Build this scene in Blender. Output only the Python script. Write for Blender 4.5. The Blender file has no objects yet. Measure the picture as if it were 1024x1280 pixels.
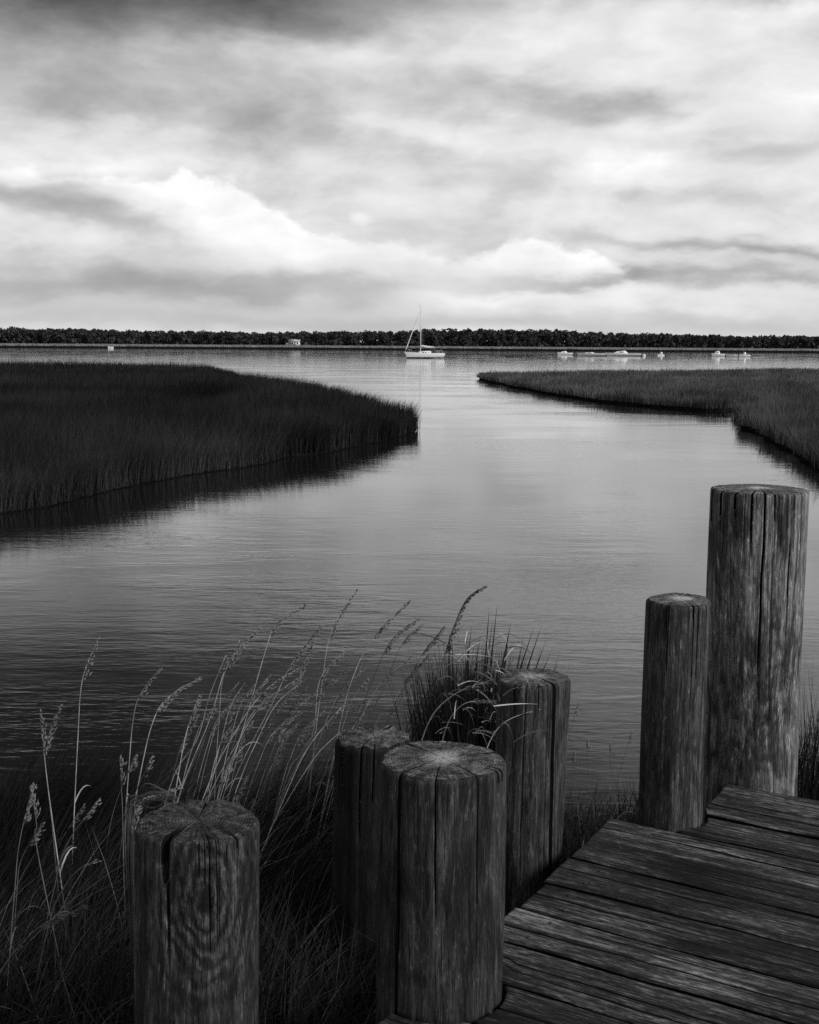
import bpy, math
import numpy as np
from mathutils import Matrix, Vector

S = bpy.context.scene
COL = S.collection
rng = np.random.default_rng(7)

# ------------------------------------------------------------------ camera
CAM_Z = 3.1                      # eye height over the creek
F_PX = 1500.0                    # focal length in pixels of the 1280 px tall frame
PITCH = math.radians(8.044)
ROLL = math.radians(0.39)
fw = np.array([0, math.cos(PITCH), -math.sin(PITCH)])
up0 = np.array([0, math.sin(PITCH), math.cos(PITCH)])
rt0 = np.array([1.0, 0, 0])
RT = math.cos(ROLL) * rt0 + math.sin(ROLL) * up0
UP = math.cos(ROLL) * up0 - math.sin(ROLL) * rt0
cd = bpy.data.cameras.new('camera')
cd.sensor_fit = 'VERTICAL'
cd.sensor_height = 36.0
cd.lens = 36.0 * F_PX / 1280.0
cd.clip_start = 0.05
cd.clip_end = 20000
co = bpy.data.objects.new('camera', cd)
COL.objects.link(co)
M4 = Matrix(((RT[0], UP[0], -fw[0], 0), (RT[1], UP[1], -fw[1], 0), (RT[2], UP[2], -fw[2], CAM_Z), (0, 0, 0, 1)))
co.matrix_world = M4
S.camera = co


def sight(px, py):
    d = fw * F_PX + RT * (px - 512) - UP * (py - 640)
    return d / np.linalg.norm(d)


def on_level(px, py, z=0.0):
    """point of the place at height z seen along a survey direction"""
    d = sight(px, py)
    return np.array([0, 0, CAM_Z]) + d * ((z - CAM_Z) / d[2])


def at_depth(px, py, y):
    d = sight(px, py)
    return np.array([0, 0, CAM_Z]) + d * (y / d[1])


# ------------------------------------------------------------------ node helper
class NT:
    def __init__(self, tree):
        self.t = tree
        self.n = tree.nodes
        self.l = tree.links

    def put(self, sock, v):
        if isinstance(v, bpy.types.NodeSocket):
            self.l.new(v, sock)
        elif v is not None:
            sock.default_value = v

    def math(self, op, a, b=None, c=None, clamp=False):
        n = self.n.new('ShaderNodeMath')
        n.operation = op
        n.use_clamp = clamp
        for i, v in enumerate((a, b, c)):
            if v is not None:
                self.put(n.inputs[i], v)
        return n.outputs[0]

    def vmath(self, op, a, b=None, out=0):
        n = self.n.new('ShaderNodeVectorMath')
        n.operation = op
        self.put(n.inputs[0], a)
        if b is not None:
            self.put(n.inputs[1], b)
        return n.outputs['Value'] if out else n.outputs[0]

    def mapping(self, vec, loc=(0, 0, 0), rot=(0, 0, 0), scale=(1, 1, 1), typ='POINT'):
        n = self.n.new('ShaderNodeMapping')
        n.vector_type = typ
        self.put(n.inputs['Vector'], vec)
        n.inputs['Location'].default_value = loc
        n.inputs['Rotation'].default_value = rot
        n.inputs['Scale'].default_value = scale
        return n.outputs[0]

    def noise(self, vec, scale=5, detail=4, rough=0.55, dist=0.0, lac=2.0):
        n = self.n.new('ShaderNodeTexNoise')
        self.put(n.inputs['Vector'], vec)
        n.inputs['Scale'].default_value = scale
        n.inputs['Detail'].default_value = detail
        n.inputs['Roughness'].default_value = rough
        n.inputs['Lacunarity'].default_value = lac
        n.inputs['Distortion'].default_value = dist
        return n.outputs[0]

    def ramp(self, fac, pts):
        n = self.n.new('ShaderNodeValToRGB')
        self.put(n.inputs[0], fac)
        cr = n.color_ramp
        while len(cr.elements) < len(pts):
            cr.elements.new(0.5)
        for e, (p, v) in zip(cr.elements, pts):
            e.position = p
            e.color = (v, v, v, 1)
        return n.outputs[0]

    def rng(self, v, a, b, c=0.0, d=1.0, smooth=True):
        n = self.n.new('ShaderNodeMapRange')
        n.interpolation_type = 'SMOOTHSTEP' if smooth else 'LINEAR'
        self.put(n.inputs[0], v)
        for i, x in enumerate((a, b, c, d)):
            self.put(n.inputs[1 + i], x)
        return n.outputs[0]

    def curve(self, v, pts):
        n = self.n.new('ShaderNodeFloatCurve')
        self.put(n.inputs['Value'], v)
        c = n.mapping.curves[0]
        for _ in range(len(pts) - 2):
            c.points.new(0.5, 0.5)
        for p, (x, y) in zip(c.points, pts):
            p.location = (x, y)
            p.handle_type = 'AUTO_CLAMPED'
        n.mapping.update()
        return n.outputs[0]

    def bump(self, h, strength=0.5, dist=0.01, normal=None):
        n = self.n.new('ShaderNodeBump')
        n.inputs['Strength'].default_value = strength
        n.inputs['Distance'].default_value = dist
        self.put(n.inputs['Height'], h)
        if normal is not None:
            self.put(n.inputs['Normal'], normal)
        return n.outputs[0]


# ------------------------------------------------------------------ sky (world)
SUN_EL, SUN_AZ = math.radians(33), math.radians(120)     # azimuth clockwise from the view direction: behind, to the right
W = bpy.data.worlds.new('World')
S.world = W
W.use_nodes = True
W.node_tree.nodes.clear()
w = NT(W.node_tree)
out = w.n.new('ShaderNodeOutputWorld')
bg = w.n.new('ShaderNodeBackground')
w.l.new(bg.outputs[0], out.inputs[0])
SKY_STRENGTH = 0.1
EXPOSURE = 0.75
bg.inputs['Strength'].default_value = SKY_STRENGTH
nish = w.n.new('ShaderNodeTexSky')
nish.sky_type = 'NISHITA'
nish.sun_disc = False
nish.sun_elevation = SUN_EL
nish.sun_rotation = SUN_AZ
bw = w.n.new('ShaderNodeRGBToBW')
w.l.new(nish.outputs[0], bw.inputs[0])
tc = w.n.new('ShaderNodeTexCoord')
DIR = w.vmath('NORMALIZE', tc.outputs['Generated'])
sep = w.n.new('ShaderNodeSeparateXYZ')
w.l.new(DIR, sep.inputs[0])
dx, dy, dz = sep.outputs
az = w.math('ARCTAN2', dx, dy)
el = w.math('ARCSINE', dz)
ae = w.n.new('ShaderNodeCombineXYZ')
w.l.new(az, ae.inputs[0])
w.l.new(el, ae.inputs[1])
# drift of the cloud edges
wn = w.n.new('ShaderNodeTexNoise')
w.l.new(w.mapping(DIR, scale=(1, 1, 2.6)), wn.inputs['Vector'])
wn.inputs['Scale'].default_value = 7
wn.inputs['Detail'].default_value = 5
wn.inputs['Roughness'].default_value = 0.55
warp = w.vmath('MULTIPLY', w.vmath('SUBTRACT', wn.outputs['Color'], (0.5, 0.5, 0.5)), (0.15, 0.075, 0))
AE = w.vmath('ADD', ae.outputs[0], warp)

D3 = w.mapping(w.vmath('ADD', DIR, w.vmath('MULTIPLY', warp, (0.5, 0, 0.5))), rot=(0, math.radians(-4), 0), scale=(1, 1, 2.9))
n_big = w.noise(D3, 4.2, 5, 0.5)
n_mid = w.noise(w.mapping(D3, loc=(3.1, 1.7, 0), scale=(1, 1, 0.8)), 10.0, 6, 0.52)
hor = w.rng(el, 0.012, 0.10)
t = w.math('MULTIPLY', w.math('SUBTRACT', n_big, 0.5), 0.40)
t = w.math('MULTIPLY_ADD', w.math('SUBTRACT', n_mid, 0.5), 0.44, t)
n_fin = w.noise(w.mapping(D3, loc=(1.2, 5.7, 2), scale=(1, 1, 0.62)), 24.0, 6, 0.58)
t = w.math('MULTIPLY_ADD', w.math('SUBTRACT', n_fin, 0.5), 0.20, t)
acc = w.math('MULTIPLY', t, w.math('MULTIPLY_ADD', hor, 0.85, 0.15))
acc = w.math('ADD', acc, w.rng(el, 0.24, 0.48, 0.885, 0.42))


def blob(px, py, sx, sy, amp, rot=0.0):
    """a soft bank of lighter or darker cloud: centre and half widths as angles on the sky"""
    global acc
    d = sight(px, py)
    a, e = math.atan2(d[0], d[1]), math.asin(d[2])
    v = w.mapping(AE, loc=(a, e, 0), rot=(0, 0, math.radians(rot)), scale=(sx / F_PX, sy / F_PX, 1), typ='TEXTURE')
    g = w.math('EXPONENT', w.math('MULTIPLY', w.vmath('DOT_PRODUCT', v, v, out=1), -1.0))
    acc = w.math('MULTIPLY_ADD', g, amp, acc)


for b in [
    (110, -40, 420, 84, -0.34), (-140, -230, 620, 165, -0.46), (380, 16, 120, 34, -0.14), (520, 30, 50, 30, 0.08),
    (860, 30, 240, 34, 0.10), (1010, -8, 120, 14, -0.26), (690, 70, 110, 20, 0.05), (660, 124, 190, 20, -0.10), (330, 70, 100, 22, 0.10),
    (200, 150, 330, 24, -0.16, -3), (60, 100, 160, 26, -0.08), (960, 112, 120, 34, 0.08, 20), (790, 122, 110, 16, -0.10),
    (785, 204, 100, 27, 0.23), (560, 200, 150, 20, -0.06), (900, 165, 120, 14, -0.08), (660, 240, 170, 16, -0.05), (900, 250, 130, 18, -0.06),
    (480, 165, 120, 12, 0.10), (600, 95, 60, 12, 0.06),
    (100, 268, 130, 22, -0.24, -8), (40, 238, 120, 10, -0.08), (40, 345, 330, 28, -0.17), (330, 356, 220, 20, -0.16),
    (740, 352, 120, 11, -0.24, -3), (960, 320, 170, 10, -0.24, -2), (980, 348, 150, 10, -0.20),
    (860, 374, 130, 10, 0.05), (600, 365, 90, 8, 0.10), (330, 300, 170, 22, 0.05, -14),
    (520, 402, 900, 20, -0.14), (80, 204, 180, 12, 0.10), (500, 260, 120, 12, 0.04),
]:
    blob(*b)
# sunlit cumulus wall: crisp top, soft below
edge_px = [(-300, 190), (-100, 200), (0, 206), (120, 216), (200, 222), (270, 222), (310, 242), (350, 266), (400, 290), (450, 292),
           (500, 300), (560, 318), (615, 320), (640, 297), (700, 306), (745, 312), (785, 336), (850, 350), (1000, 375), (1300, 400)]
glow_px = [(-300, 0.05), (0, 0.08), (120, 0.15), (250, 0.21), (400, 0.17), (500, 0.13), (600, 0.13), (650, 0.20), (740, 0.18), (790, 0.12), (860, 0.02), (1300, 0.0)]
A0, A1 = -0.55, 0.55
au = w.rng(az, A0, A1, 0.0, 1.0, smooth=False)


def azu(px, py):
    d = sight(px, py)
    return (math.atan2(d[0], d[1]) - A0) / (A1 - A0), math.asin(d[2])


ec = w.curve(au, [(azu(x, y)[0], azu(x, y)[1] / 0.2) for x, y in edge_px])
gc = w.curve(au, [(azu(x, 300)[0], g) for x, g in glow_px])
puff = w.noise(w.mapping(DIR, scale=(1, 1, 1.5)), 42, 4, 0.6)
puff2 = w.noise(w.mapping(DIR, scale=(1, 1, 1.8)), 15, 3, 0.5)
dep = w.math('SUBTRACT', w.math('MULTIPLY', ec, 0.2), el)
dep = w.math('ADD', dep, w.math('MULTIPLY', w.math('SUBTRACT', puff, 0.5), 0.026))
dep = w.math('ADD', dep, w.math('MULTIPLY', w.math('SUBTRACT', puff2, 0.5), 0.028))
m = w.rng(dep, -0.003, 0.006)
m = w.math('MULTIPLY', m, w.math('EXPONENT', w.math('MULTIPLY', w.math('MAXIMUM', dep, 0.0), -26.0)))
m = w.math('MULTIPLY', m, w.math('MULTIPLY_ADD', puff, 0.9, 0.55))
acc = w.math('MULTIPLY_ADD', m, gc, acc)
# one small separate puff above the wall
d = sight(453, 273)
v = w.mapping(ae.outputs[0], loc=(math.atan2(d[0], d[1]), math.asin(d[2]), 0), scale=(18 / F_PX, 10 / F_PX, 1), typ='TEXTURE')
pr = w.math('ADD', w.vmath('DOT_PRODUCT', v, v, out=1), w.math('MULTIPLY', w.math('SUBTRACT', puff, 0.5), 3.0))
acc = w.math('MULTIPLY_ADD', w.rng(pr, 1.2, -0.3), 0.11, acc)
acc = w.math('ADD', acc, w.math('MULTIPLY', w.math('MAXIMUM', w.math('SUBTRACT', acc, 0.88), 0.0), -0.30))
acc = w.math('MINIMUM', w.math('MAXIMUM', acc, 0.12), 1.06)
lum = w.math('POWER', acc, 2.2)
lum = w.math('MULTIPLY', lum, 1.0 / SKY_STRENGTH / 2 ** EXPOSURE)
# a little of the clear sky comes through the overcast
lum = w.math('ADD', w.math('MULTIPLY', lum, 0.97), w.math('MULTIPLY', bw.outputs[0], 0.03))
cc = w.n.new('ShaderNodeCombineColor')
for i in range(3):
    w.l.new(lum, cc.inputs[i])
w.l.new(cc.outputs[0], bg.inputs['Color'])

# ------------------------------------------------------------------ sun, exposure
sd = bpy.data.lights.new('sun', 'SUN')
sd.energy = 1.5
sd.angle = math.radians(14)
sd.color = (1, 1, 1)
so = bpy.data.objects.new('sun', sd)
COL.objects.link(so)
sv = Vector((math.sin(SUN_AZ) * math.cos(SUN_EL), math.cos(SUN_AZ) * math.cos(SUN_EL), math.sin(SUN_EL)))
so.rotation_euler = sv.to_track_quat('Z', 'Y').to_euler()
so.location = (6, -6, 12)
vs = S.view_settings
vs.view_transform = 'Standard'
vs.look = 'None'
vs.exposure = EXPOSURE
vs.gamma = 1.0
vs.use_curve_mapping = False
S.cycles.use_denoising = False
S.cycles.use_adaptive_sampling = False
S.cycles.max_bounces = 6


# ------------------------------------------------------------------ object helpers
def tag(o, label=None, cat=None, group=None, kind=None):
    for k, v in (('label', label), ('category', cat), ('group', group), ('kind', kind)):
        if v:
            o[k] = v
    return o


def empty(name, loc, rz=0.0):
    o = bpy.data.objects.new(name, None)
    o.location = loc
    o.rotation_euler = (0, 0, rz)
    o.empty_display_size = 0.1
    COL.objects.link(o)
    return o


def mesh_np(name, V, Fq, mat=None, parent=None, tint=None, smooth=False):
    """V (n,3), Fq list of (m,k) int arrays"""
    me = bpy.data.meshes.new(name)
    V = np.asarray(V, np.float32)
    if not isinstance(Fq, (list, tuple)):
        Fq = [Fq]
    me.vertices.add(len(V))
    me.vertices.foreach_set('co', V.ravel())
    idx = np.concatenate([f.ravel() for f in Fq]).astype(np.int32)
    cnt = np.concatenate([np.full(len(f), f.shape[1], np.int32) for f in Fq])
    st = np.concatenate(([0], np.cumsum(cnt)[:-1])).astype(np.int32)
    me.loops.add(len(idx))
    me.loops.foreach_set('vertex_index', idx)
    me.polygons.add(len(cnt))
    me.polygons.foreach_set('loop_start', st)
    me.polygons.foreach_set('loop_total', cnt)
    if smooth:
        me.polygons.foreach_set('use_smooth', np.ones(len(cnt), bool))
    me.update(calc_edges=True)
    if tint is not None:
        a = me.attributes.new('tint', 'FLOAT', 'POINT')
        a.data.foreach_set('value', np.asarray(tint, np.float32))
    if mat:
        me.materials.append(mat)
    o = bpy.data.objects.new(name, me)
    COL.objects.link(o)
    if parent:
        o.parent = parent
    return o


class MB:
    """collects simple solids into one mesh"""

    def __init__(self):
        self.v, self.q, self.t, self.k = [], [], [], 0

    def add(self, V, Q=None, T=None):
        V = np.asarray(V, float)
        if Q is not None and len(Q):
            self.q.append(np.asarray(Q, int) + self.k)
        if T is not None and len(T):
            self.t.append(np.asarray(T, int) + self.k)
        self.v.append(V)
        self.k += len(V)

    def box(self, c, s, rz=0.0, bev=0.0):
        x, y, z = np.asarray(s, float) / 2
        V = np.array([(-x, -y, -z), (x, -y, -z), (x, y, -z), (-x, y, -z), (-x, -y, z), (x, -y, z), (x, y, z), (-x, y, z)])
        if bev:
            V[4:, :2] -= np.sign(V[4:, :2]) * bev
        ca, sa = math.cos(rz), math.sin(rz)
        V = V @ np.array([(ca, sa, 0), (-sa, ca, 0), (0, 0, 1)]) + c
        self.add(V, [(0, 3, 2, 1), (4, 5, 6, 7), (0, 1, 5, 4), (1, 2, 6, 5), (2, 3, 7, 6), (3, 0, 4, 7)])

    def tube(self, pts, r, n=6, cap=True):
        pts = np.asarray(pts, float)
        r = np.broadcast_to(np.asarray(r, float), (len(pts),))
        tg = np.gradient(pts, axis=0)
        tg /= np.linalg.norm(tg, axis=1)[:, None] + 1e-9
        ref = np.array([0.31, 0.9, 0.12]) if abs(tg[0] @ np.array([0.31, 0.9, 0.12])) < 0.8 else np.array([1.0, 0, 0])
        a = np.cross(tg, ref)
        a /= np.linalg.norm(a, axis=1)[:, None] + 1e-9
        b = np.cross(tg, a)
        th = np.arange(n) * 2 * math.pi / n
        V = pts[:, None] + r[:, None, None] * (np.cos(th)[None, :, None] * a[:, None] + np.sin(th)[None, :, None] * b[:, None])
        V = V.reshape(-1, 3)
        i = np.arange(len(pts) - 1)[:, None] * n
        j = np.arange(n)[None]
        j2 = (j + 1) % n
        Q = np.stack([i + j, i + j2, i + n + j2, i + n + j], -1).reshape(-1, 4)
        T = []
        if cap:
            T = [(0, k + 1, k) for k in range(1, n - 1)]
            e = (len(pts) - 1) * n
            T += [(e, e + k, e + k + 1) for k in range(1, n - 1)]
        self.add(V, Q, T)

    def grid(self, P, close_u=False):
        """P (a,b,3)"""
        a, b = P.shape[:2]
        i, j = np.meshgrid(np.arange(a - 1), np.arange(b if close_u else b - 1), indexing='ij')
        j2 = (j + 1) % b
        Q = np.stack([i * b + j, i * b + j2, (i + 1) * b + j2, (i + 1) * b + j], -1).reshape(-1, 4)
        self.add(P.reshape(-1, 3), Q)

    def octa(self, c, axis, L, r):
        axis = np.asarray(axis, float)
        axis /= np.linalg.norm(axis) + 1e-9
        u = np.cross(axis, (0.3, 0.7, 0.64))
        u /= np.linalg.norm(u) + 1e-9
        v = np.cross(axis, u)
        c = np.asarray(c, float)
        V = [c, c + axis * L * 0.4 + u * r, c + axis * L * 0.4 + v * r * 0.7, c + axis * L * 0.4 - u * r, c + axis * L * 0.4 - v * r * 0.7, c + axis * L]
        self.add(V, None, [(0, 2, 1), (0, 3, 2), (0, 4, 3), (0, 1, 4), (5, 1, 2), (5, 2, 3), (5, 3, 4), (5, 4, 1)])

    def build(self, name, mat, parent=None, smooth=False):
        F = []
        if self.q:
            F.append(np.concatenate(self.q))
        if self.t:
            F.append(np.concatenate(self.t))
        return mesh_np(name, np.concatenate(self.v), F, mat, parent, smooth=smooth)


# ------------------------------------------------------------------ materials
def new_mat(name):
    mt = bpy.data.materials.new(name)
    mt.use_nodes = True
    mt.node_tree.nodes.clear()
    g = NT(mt.node_tree)
    o = g.n.new('ShaderNodeOutputMaterial')
    p = g.n.new('ShaderNodeBsdfPrincipled')
    g.l.new(p.outputs[0], o.inputs[0])
    return mt, g, p


def gray(g, v):
    c = g.n.new('ShaderNodeCombineColor')
    for i in range(3):
        g.put(c.inputs[i], v)
    return c.outputs[0]


def plain(name, v, rough=0.5, noise=0.25, scale=8, spec=0.5):
    mt, g, p = new_mat(name)
    t = g.n.new('ShaderNodeTexCoord')
    n = g.noise(t.outputs['Object'], scale, 5, 0.6)
    g.l.new(gray(g, g.rng(n, 0.25, 0.75, v * (1 - noise), v * (1 + noise), smooth=False)), p.inputs['Base Color'])
    p.inputs['Roughness'].default_value = rough
    p.inputs['Specular IOR Level'].default_value = spec
    return mt


def foliage(name, lo, hi, rough=0.7, spec=0.15):
    mt, g, p = new_mat(name)
    a = g.n.new('ShaderNodeAttribute')
    a.attribute_name = 'tint'
    t = g.n.new('ShaderNodeNewGeometry')
    n = g.noise(t.outputs['Position'], 0.35, 4, 0.6)
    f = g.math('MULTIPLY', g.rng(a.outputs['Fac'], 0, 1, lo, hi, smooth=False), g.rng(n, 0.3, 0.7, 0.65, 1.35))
    g.l.new(gray(g, f), p.inputs['Base Color'])
    p.inputs['Roughness'].default_value = rough
    p.inputs['Specular IOR Level'].default_value = spec
    return mt


def straw(name, v):
    mt, g, p = new_mat(name)
    t = g.n.new('ShaderNodeTexCoord')
    n = g.noise(t.outputs['Object'], 14, 3, 0.6)
    g.l.new(gray(g, g.rng(n, 0.3, 0.7, v * 0.6, v * 1.3)), p.inputs['Base Color'])
    p.inputs['Roughness'].default_value = 0.55
    p.inputs['Specular IOR Level'].default_value = 0.3
    return mt


def water_mat():
    mt, g, p = new_mat('creek_water')
    t = g.n.new('ShaderNodeNewGeometry')
    P = t.outputs['Position']
    p.inputs['Base Color'].default_value = (0.008, 0.008, 0.008, 1)
    p.inputs['IOR'].default_value = 1.5
    breeze = g.rng(g.noise(g.mapping(P, scale=(0.10, 0.22, 1)), 1.0, 3, 0.55, 0.6), 0.42, 0.66, 0.25, 1.0)
    a = g.noise(g.mapping(P, rot=(0, 0, 0.15), scale=(0.8, 2.6, 1)), 1.5, 3, 0.5, 0.5)
    b = g.noise(g.mapping(P, rot=(0, 0, -0.2), scale=(1.6, 5.0, 1)), 2.4, 3, 0.55, 0.3)
    c = g.noise(g.mapping(P, scale=(0.25, 0.6, 1)), 0.8, 2, 0.5)
    h = g.math('MULTIPLY_ADD', a, 0.6, g.math('MULTIPLY', b, 0.36))
    h = g.math('MULTIPLY', h, breeze)
    sy = g.n.new('ShaderNodeSeparateXYZ')
    g.l.new(P, sy.inputs[0])
    h = g.math('MULTIPLY', h, g.rng(sy.outputs[1], 9.0, 26.0, 1.25, 0.75))            # sheltered water up the creek
    h = g.math('MULTIPLY_ADD', c, 0.35, h)
    g.l.new(g.bump(h, 1.0, 0.011), p.inputs['Normal'])
    p.inputs['Roughness'].default_value = 0.03
    return mt


def wood_side_mat(name, seed, base=0.085, knot=None, rings=0.0, stain=0.5):
    """weathered round timber, grain along the object's z"""
    mt, g, p = new_mat(name)
    t = g.n.new('ShaderNodeTexCoord')
    O = t.outputs['Object']
    vec = g.mapping(O, loc=(seed * 3.1, seed * 1.7, seed * 2.3))
    if knot:
        kv = g.vmath('MULTIPLY', g.vmath('SUBTRACT', O, knot), (1, 1, 0.52))
        kd = g.vmath('LENGTH', kv, out=1)
        pull = g.math('EXPONENT', g.math('MULTIPLY', kd, -13.0))
    if knot:
        # the grain swells sideways round the knot
        vec = g.vmath('ADD', vec, g.vmath('MULTIPLY', kv, gray(g, g.math('MULTIPLY', pull, 0.9))))
    s1 = g.noise(g.mapping(vec, scale=(105, 105, 9)), 1, 5, 0.68, 0.6)
    s2 = g.noise(g.mapping(vec, scale=(260, 260, 38)), 1, 3, 0.7, 0.5)
    s3 = g.noise(g.mapping(vec, scale=(24, 24, 4.0)), 1, 6, 0.66, 0.9)
    s4 = g.noise(g.mapping(vec, scale=(5, 5, 3.5)), 1, 4, 0.6, 0.4)
    fl = g.noise(g.mapping(vec, scale=(120, 120, 26)), 1, 3, 0.65, 0.6)
    v = g.math('MULTIPLY', g.rng(s1, 0.32, 0.68, 0.36, 1.65, smooth=False), g.rng(s2, 0.32, 0.68, 0.55, 1.45, smooth=False))
    v = g.math('MULTIPLY', v, g.rng(s3, 0.34, 0.66, 0.58, 1.42, smooth=False))
    v = g.math('MULTIPLY', v, g.rng(fl, 0.56, 0.72, 1.0, 2.6))
    # thin dark drying checks along the grain
    c1 = g.noise(g.mapping(vec, loc=(4, 2, 1), scale=(46, 46, 0.8)), 1, 2, 0.5, 0.25)
    c1 = g.rng(g.math('ABSOLUTE', g.math('SUBTRACT', c1, 0.5)), 0.004, 0.016, 1.0, 0.0)
    c2 = g.noise(g.mapping(vec, loc=(9, 5, 3), scale=(95, 95, 2.4)), 1, 2, 0.5, 0.3)
    c2 = g.rng(g.math('ABSOLUTE', g.math('SUBTRACT', c2, 0.5)), 0.004, 0.022, 1.0, 0.0)
    ck = g.math('MAXIMUM', g.math('MULTIPLY', c1, g.rng(s3, 0.40, 0.58, 0.25, 1.0)), g.math('MULTIPLY', c2, g.rng(s4, 0.44, 0.6, 0.0, 0.75)))
    h = g.math('SUBTRACT', g.math('MULTIPLY_ADD', s1, 0.5, g.math('MULTIPLY', s2, 0.35)), g.math('MULTIPLY', ck, 0.5))
    if knot and rings:
        rn = g.math('ADD', g.math('MULTIPLY', kd, 250.0), g.math('MULTIPLY', g.noise(g.mapping(O, scale=(1, 1, 0.6)), 18, 5, 0.6), 17.0))
        rw = g.math('MULTIPLY_ADD', g.math('SINE', rn), 0.5, 0.5)
        k = g.rng(kd, 0.05, 0.22, rings, 0.0)
        v = g.math('MULTIPLY', v, g.math('SUBTRACT', 1.0, g.math('MULTIPLY', k, g.math('SUBTRACT', 0.62, g.math('MULTIPLY', rw, 1.15)))))
        h = g.math('MULTIPLY_ADD', g.math('MULTIPLY', rw, k), 0.5, h)
    if knot:
        v = g.math('MULTIPLY', v, g.rng(kd, 0.008, 0.026, 0.3, 1.0))
    v = g.math('MULTIPLY', v, g.math('SUBTRACT', 1.0, g.math('MULTIPLY', ck, 0.62)))
    st = g.rng(g.math('ADD', s4, g.math('MULTIPLY', g.math('SUBTRACT', s3, 0.5), 0.8)), 0.36, 0.60, 1.0 - stain, 1.15)
    col = gray(g, g.math('MULTIPLY', g.math('MULTIPLY', v, st), base))
    g.l.new(col, p.inputs['Base Color'])
    p.inputs['Roughness'].default_value = 0.75
    p.inputs['Specular IOR Level'].default_value = 0.25
    g.l.new(g.bump(h, 1.0, 0.006), p.inputs['Normal'])
    return mt


def wood_top_mat(name, seed, base=0.12, heart=1.0, rough_amt=0.5, rim=0.128):
    """sawn, weathered end of a round timber: growth rings, rays, pale heart"""
    mt, g, p = new_mat(name)
    t = g.n.new('ShaderNodeTexCoord')
    O = t.outputs['Object']
    vec = g.mapping(O, loc=(seed * 2.7, seed * 1.3, 0))
    flat = g.vmath('MULTIPLY', O, (1, 1, 0))
    r = g.vmath('LENGTH', g.vmath('ADD', flat, g.vmath('MULTIPLY', g.vmath('SUBTRACT', gray(g, g.noise(vec, 9, 3)), (0.5, 0.5, 0.5)), (0.02, 0.02, 0))), out=1)
    ring = g.math('MULTIPLY_ADD', g.math('SINE', g.math('MULTIPLY', r, 900.0)), 0.5, 0.5)
    s = g.n.new('ShaderNodeSeparateXYZ')
    g.l.new(O, s.inputs[0])
    ang = g.math('ARCTAN2', s.outputs[0], s.outputs[1])
    cs = g.n.new('ShaderNodeCombineXYZ')
    g.put(cs.inputs[0], g.math('MULTIPLY', g.math('SINE', ang), 9.0))
    g.put(cs.inputs[1], g.math('MULTIPLY', g.math('COSINE', ang), 9.0))
    g.put(cs.inputs[2], g.math('MULTIPLY', r, 14.0))
    rays = g.noise(g.vmath('ADD', cs.outputs[0], (seed * 5.0, 0, 0)), 1.6, 5, 0.65)
    blot = g.noise(vec, 26, 6, 0.65, 0.8)
    fine = g.noise(vec, 130, 4, 0.65)
    v = g.math('MULTIPLY_ADD', rays, 0.36, g.math('MULTIPLY', blot, 0.48))
    v = g.math('MULTIPLY_ADD', g.math('SUBTRACT', fine, 0.5), 0.34, g.math('ADD', v, 0.08))
    v = g.math('MULTIPLY_ADD', g.math('SUBTRACT', ring, 0.5), 0.07, v)
    v = g.math('MULTIPLY_ADD', g.rng(g.math('ADD', r, g.math('MULTIPLY', g.math('SUBTRACT', rays, 0.5), 0.14)), 0.0, 0.062, 0.24 * heart, 0.0), 1.0, v)
    v = g.math('ADD', v, g.math('MULTIPLY', g.rng(g.math('ABSOLUTE', g.math('SUBTRACT', r, rim)), 0.0, 0.006, 0.10, 0.0), g.rng(rays, 0.42, 0.6, 0.2, 1.0)))
    col = g.ramp(v, [(0.40, base * 0.12), (0.48, base * 0.55), (0.54, base * 1.1), (0.64, base * 2.4), (0.78, base * 4.0)])
    g.l.new(col, p.inputs['Base Color'])
    p.inputs['Roughness'].default_value = 0.8
    p.inputs['Specular IOR Level'].default_value = 0.2
    g.l.new(g.bump(g.math('ADD', v, g.math('MULTIPLY', blot, rough_amt)), 0.8, 0.004), p.inputs['Normal'])
    return mt


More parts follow.
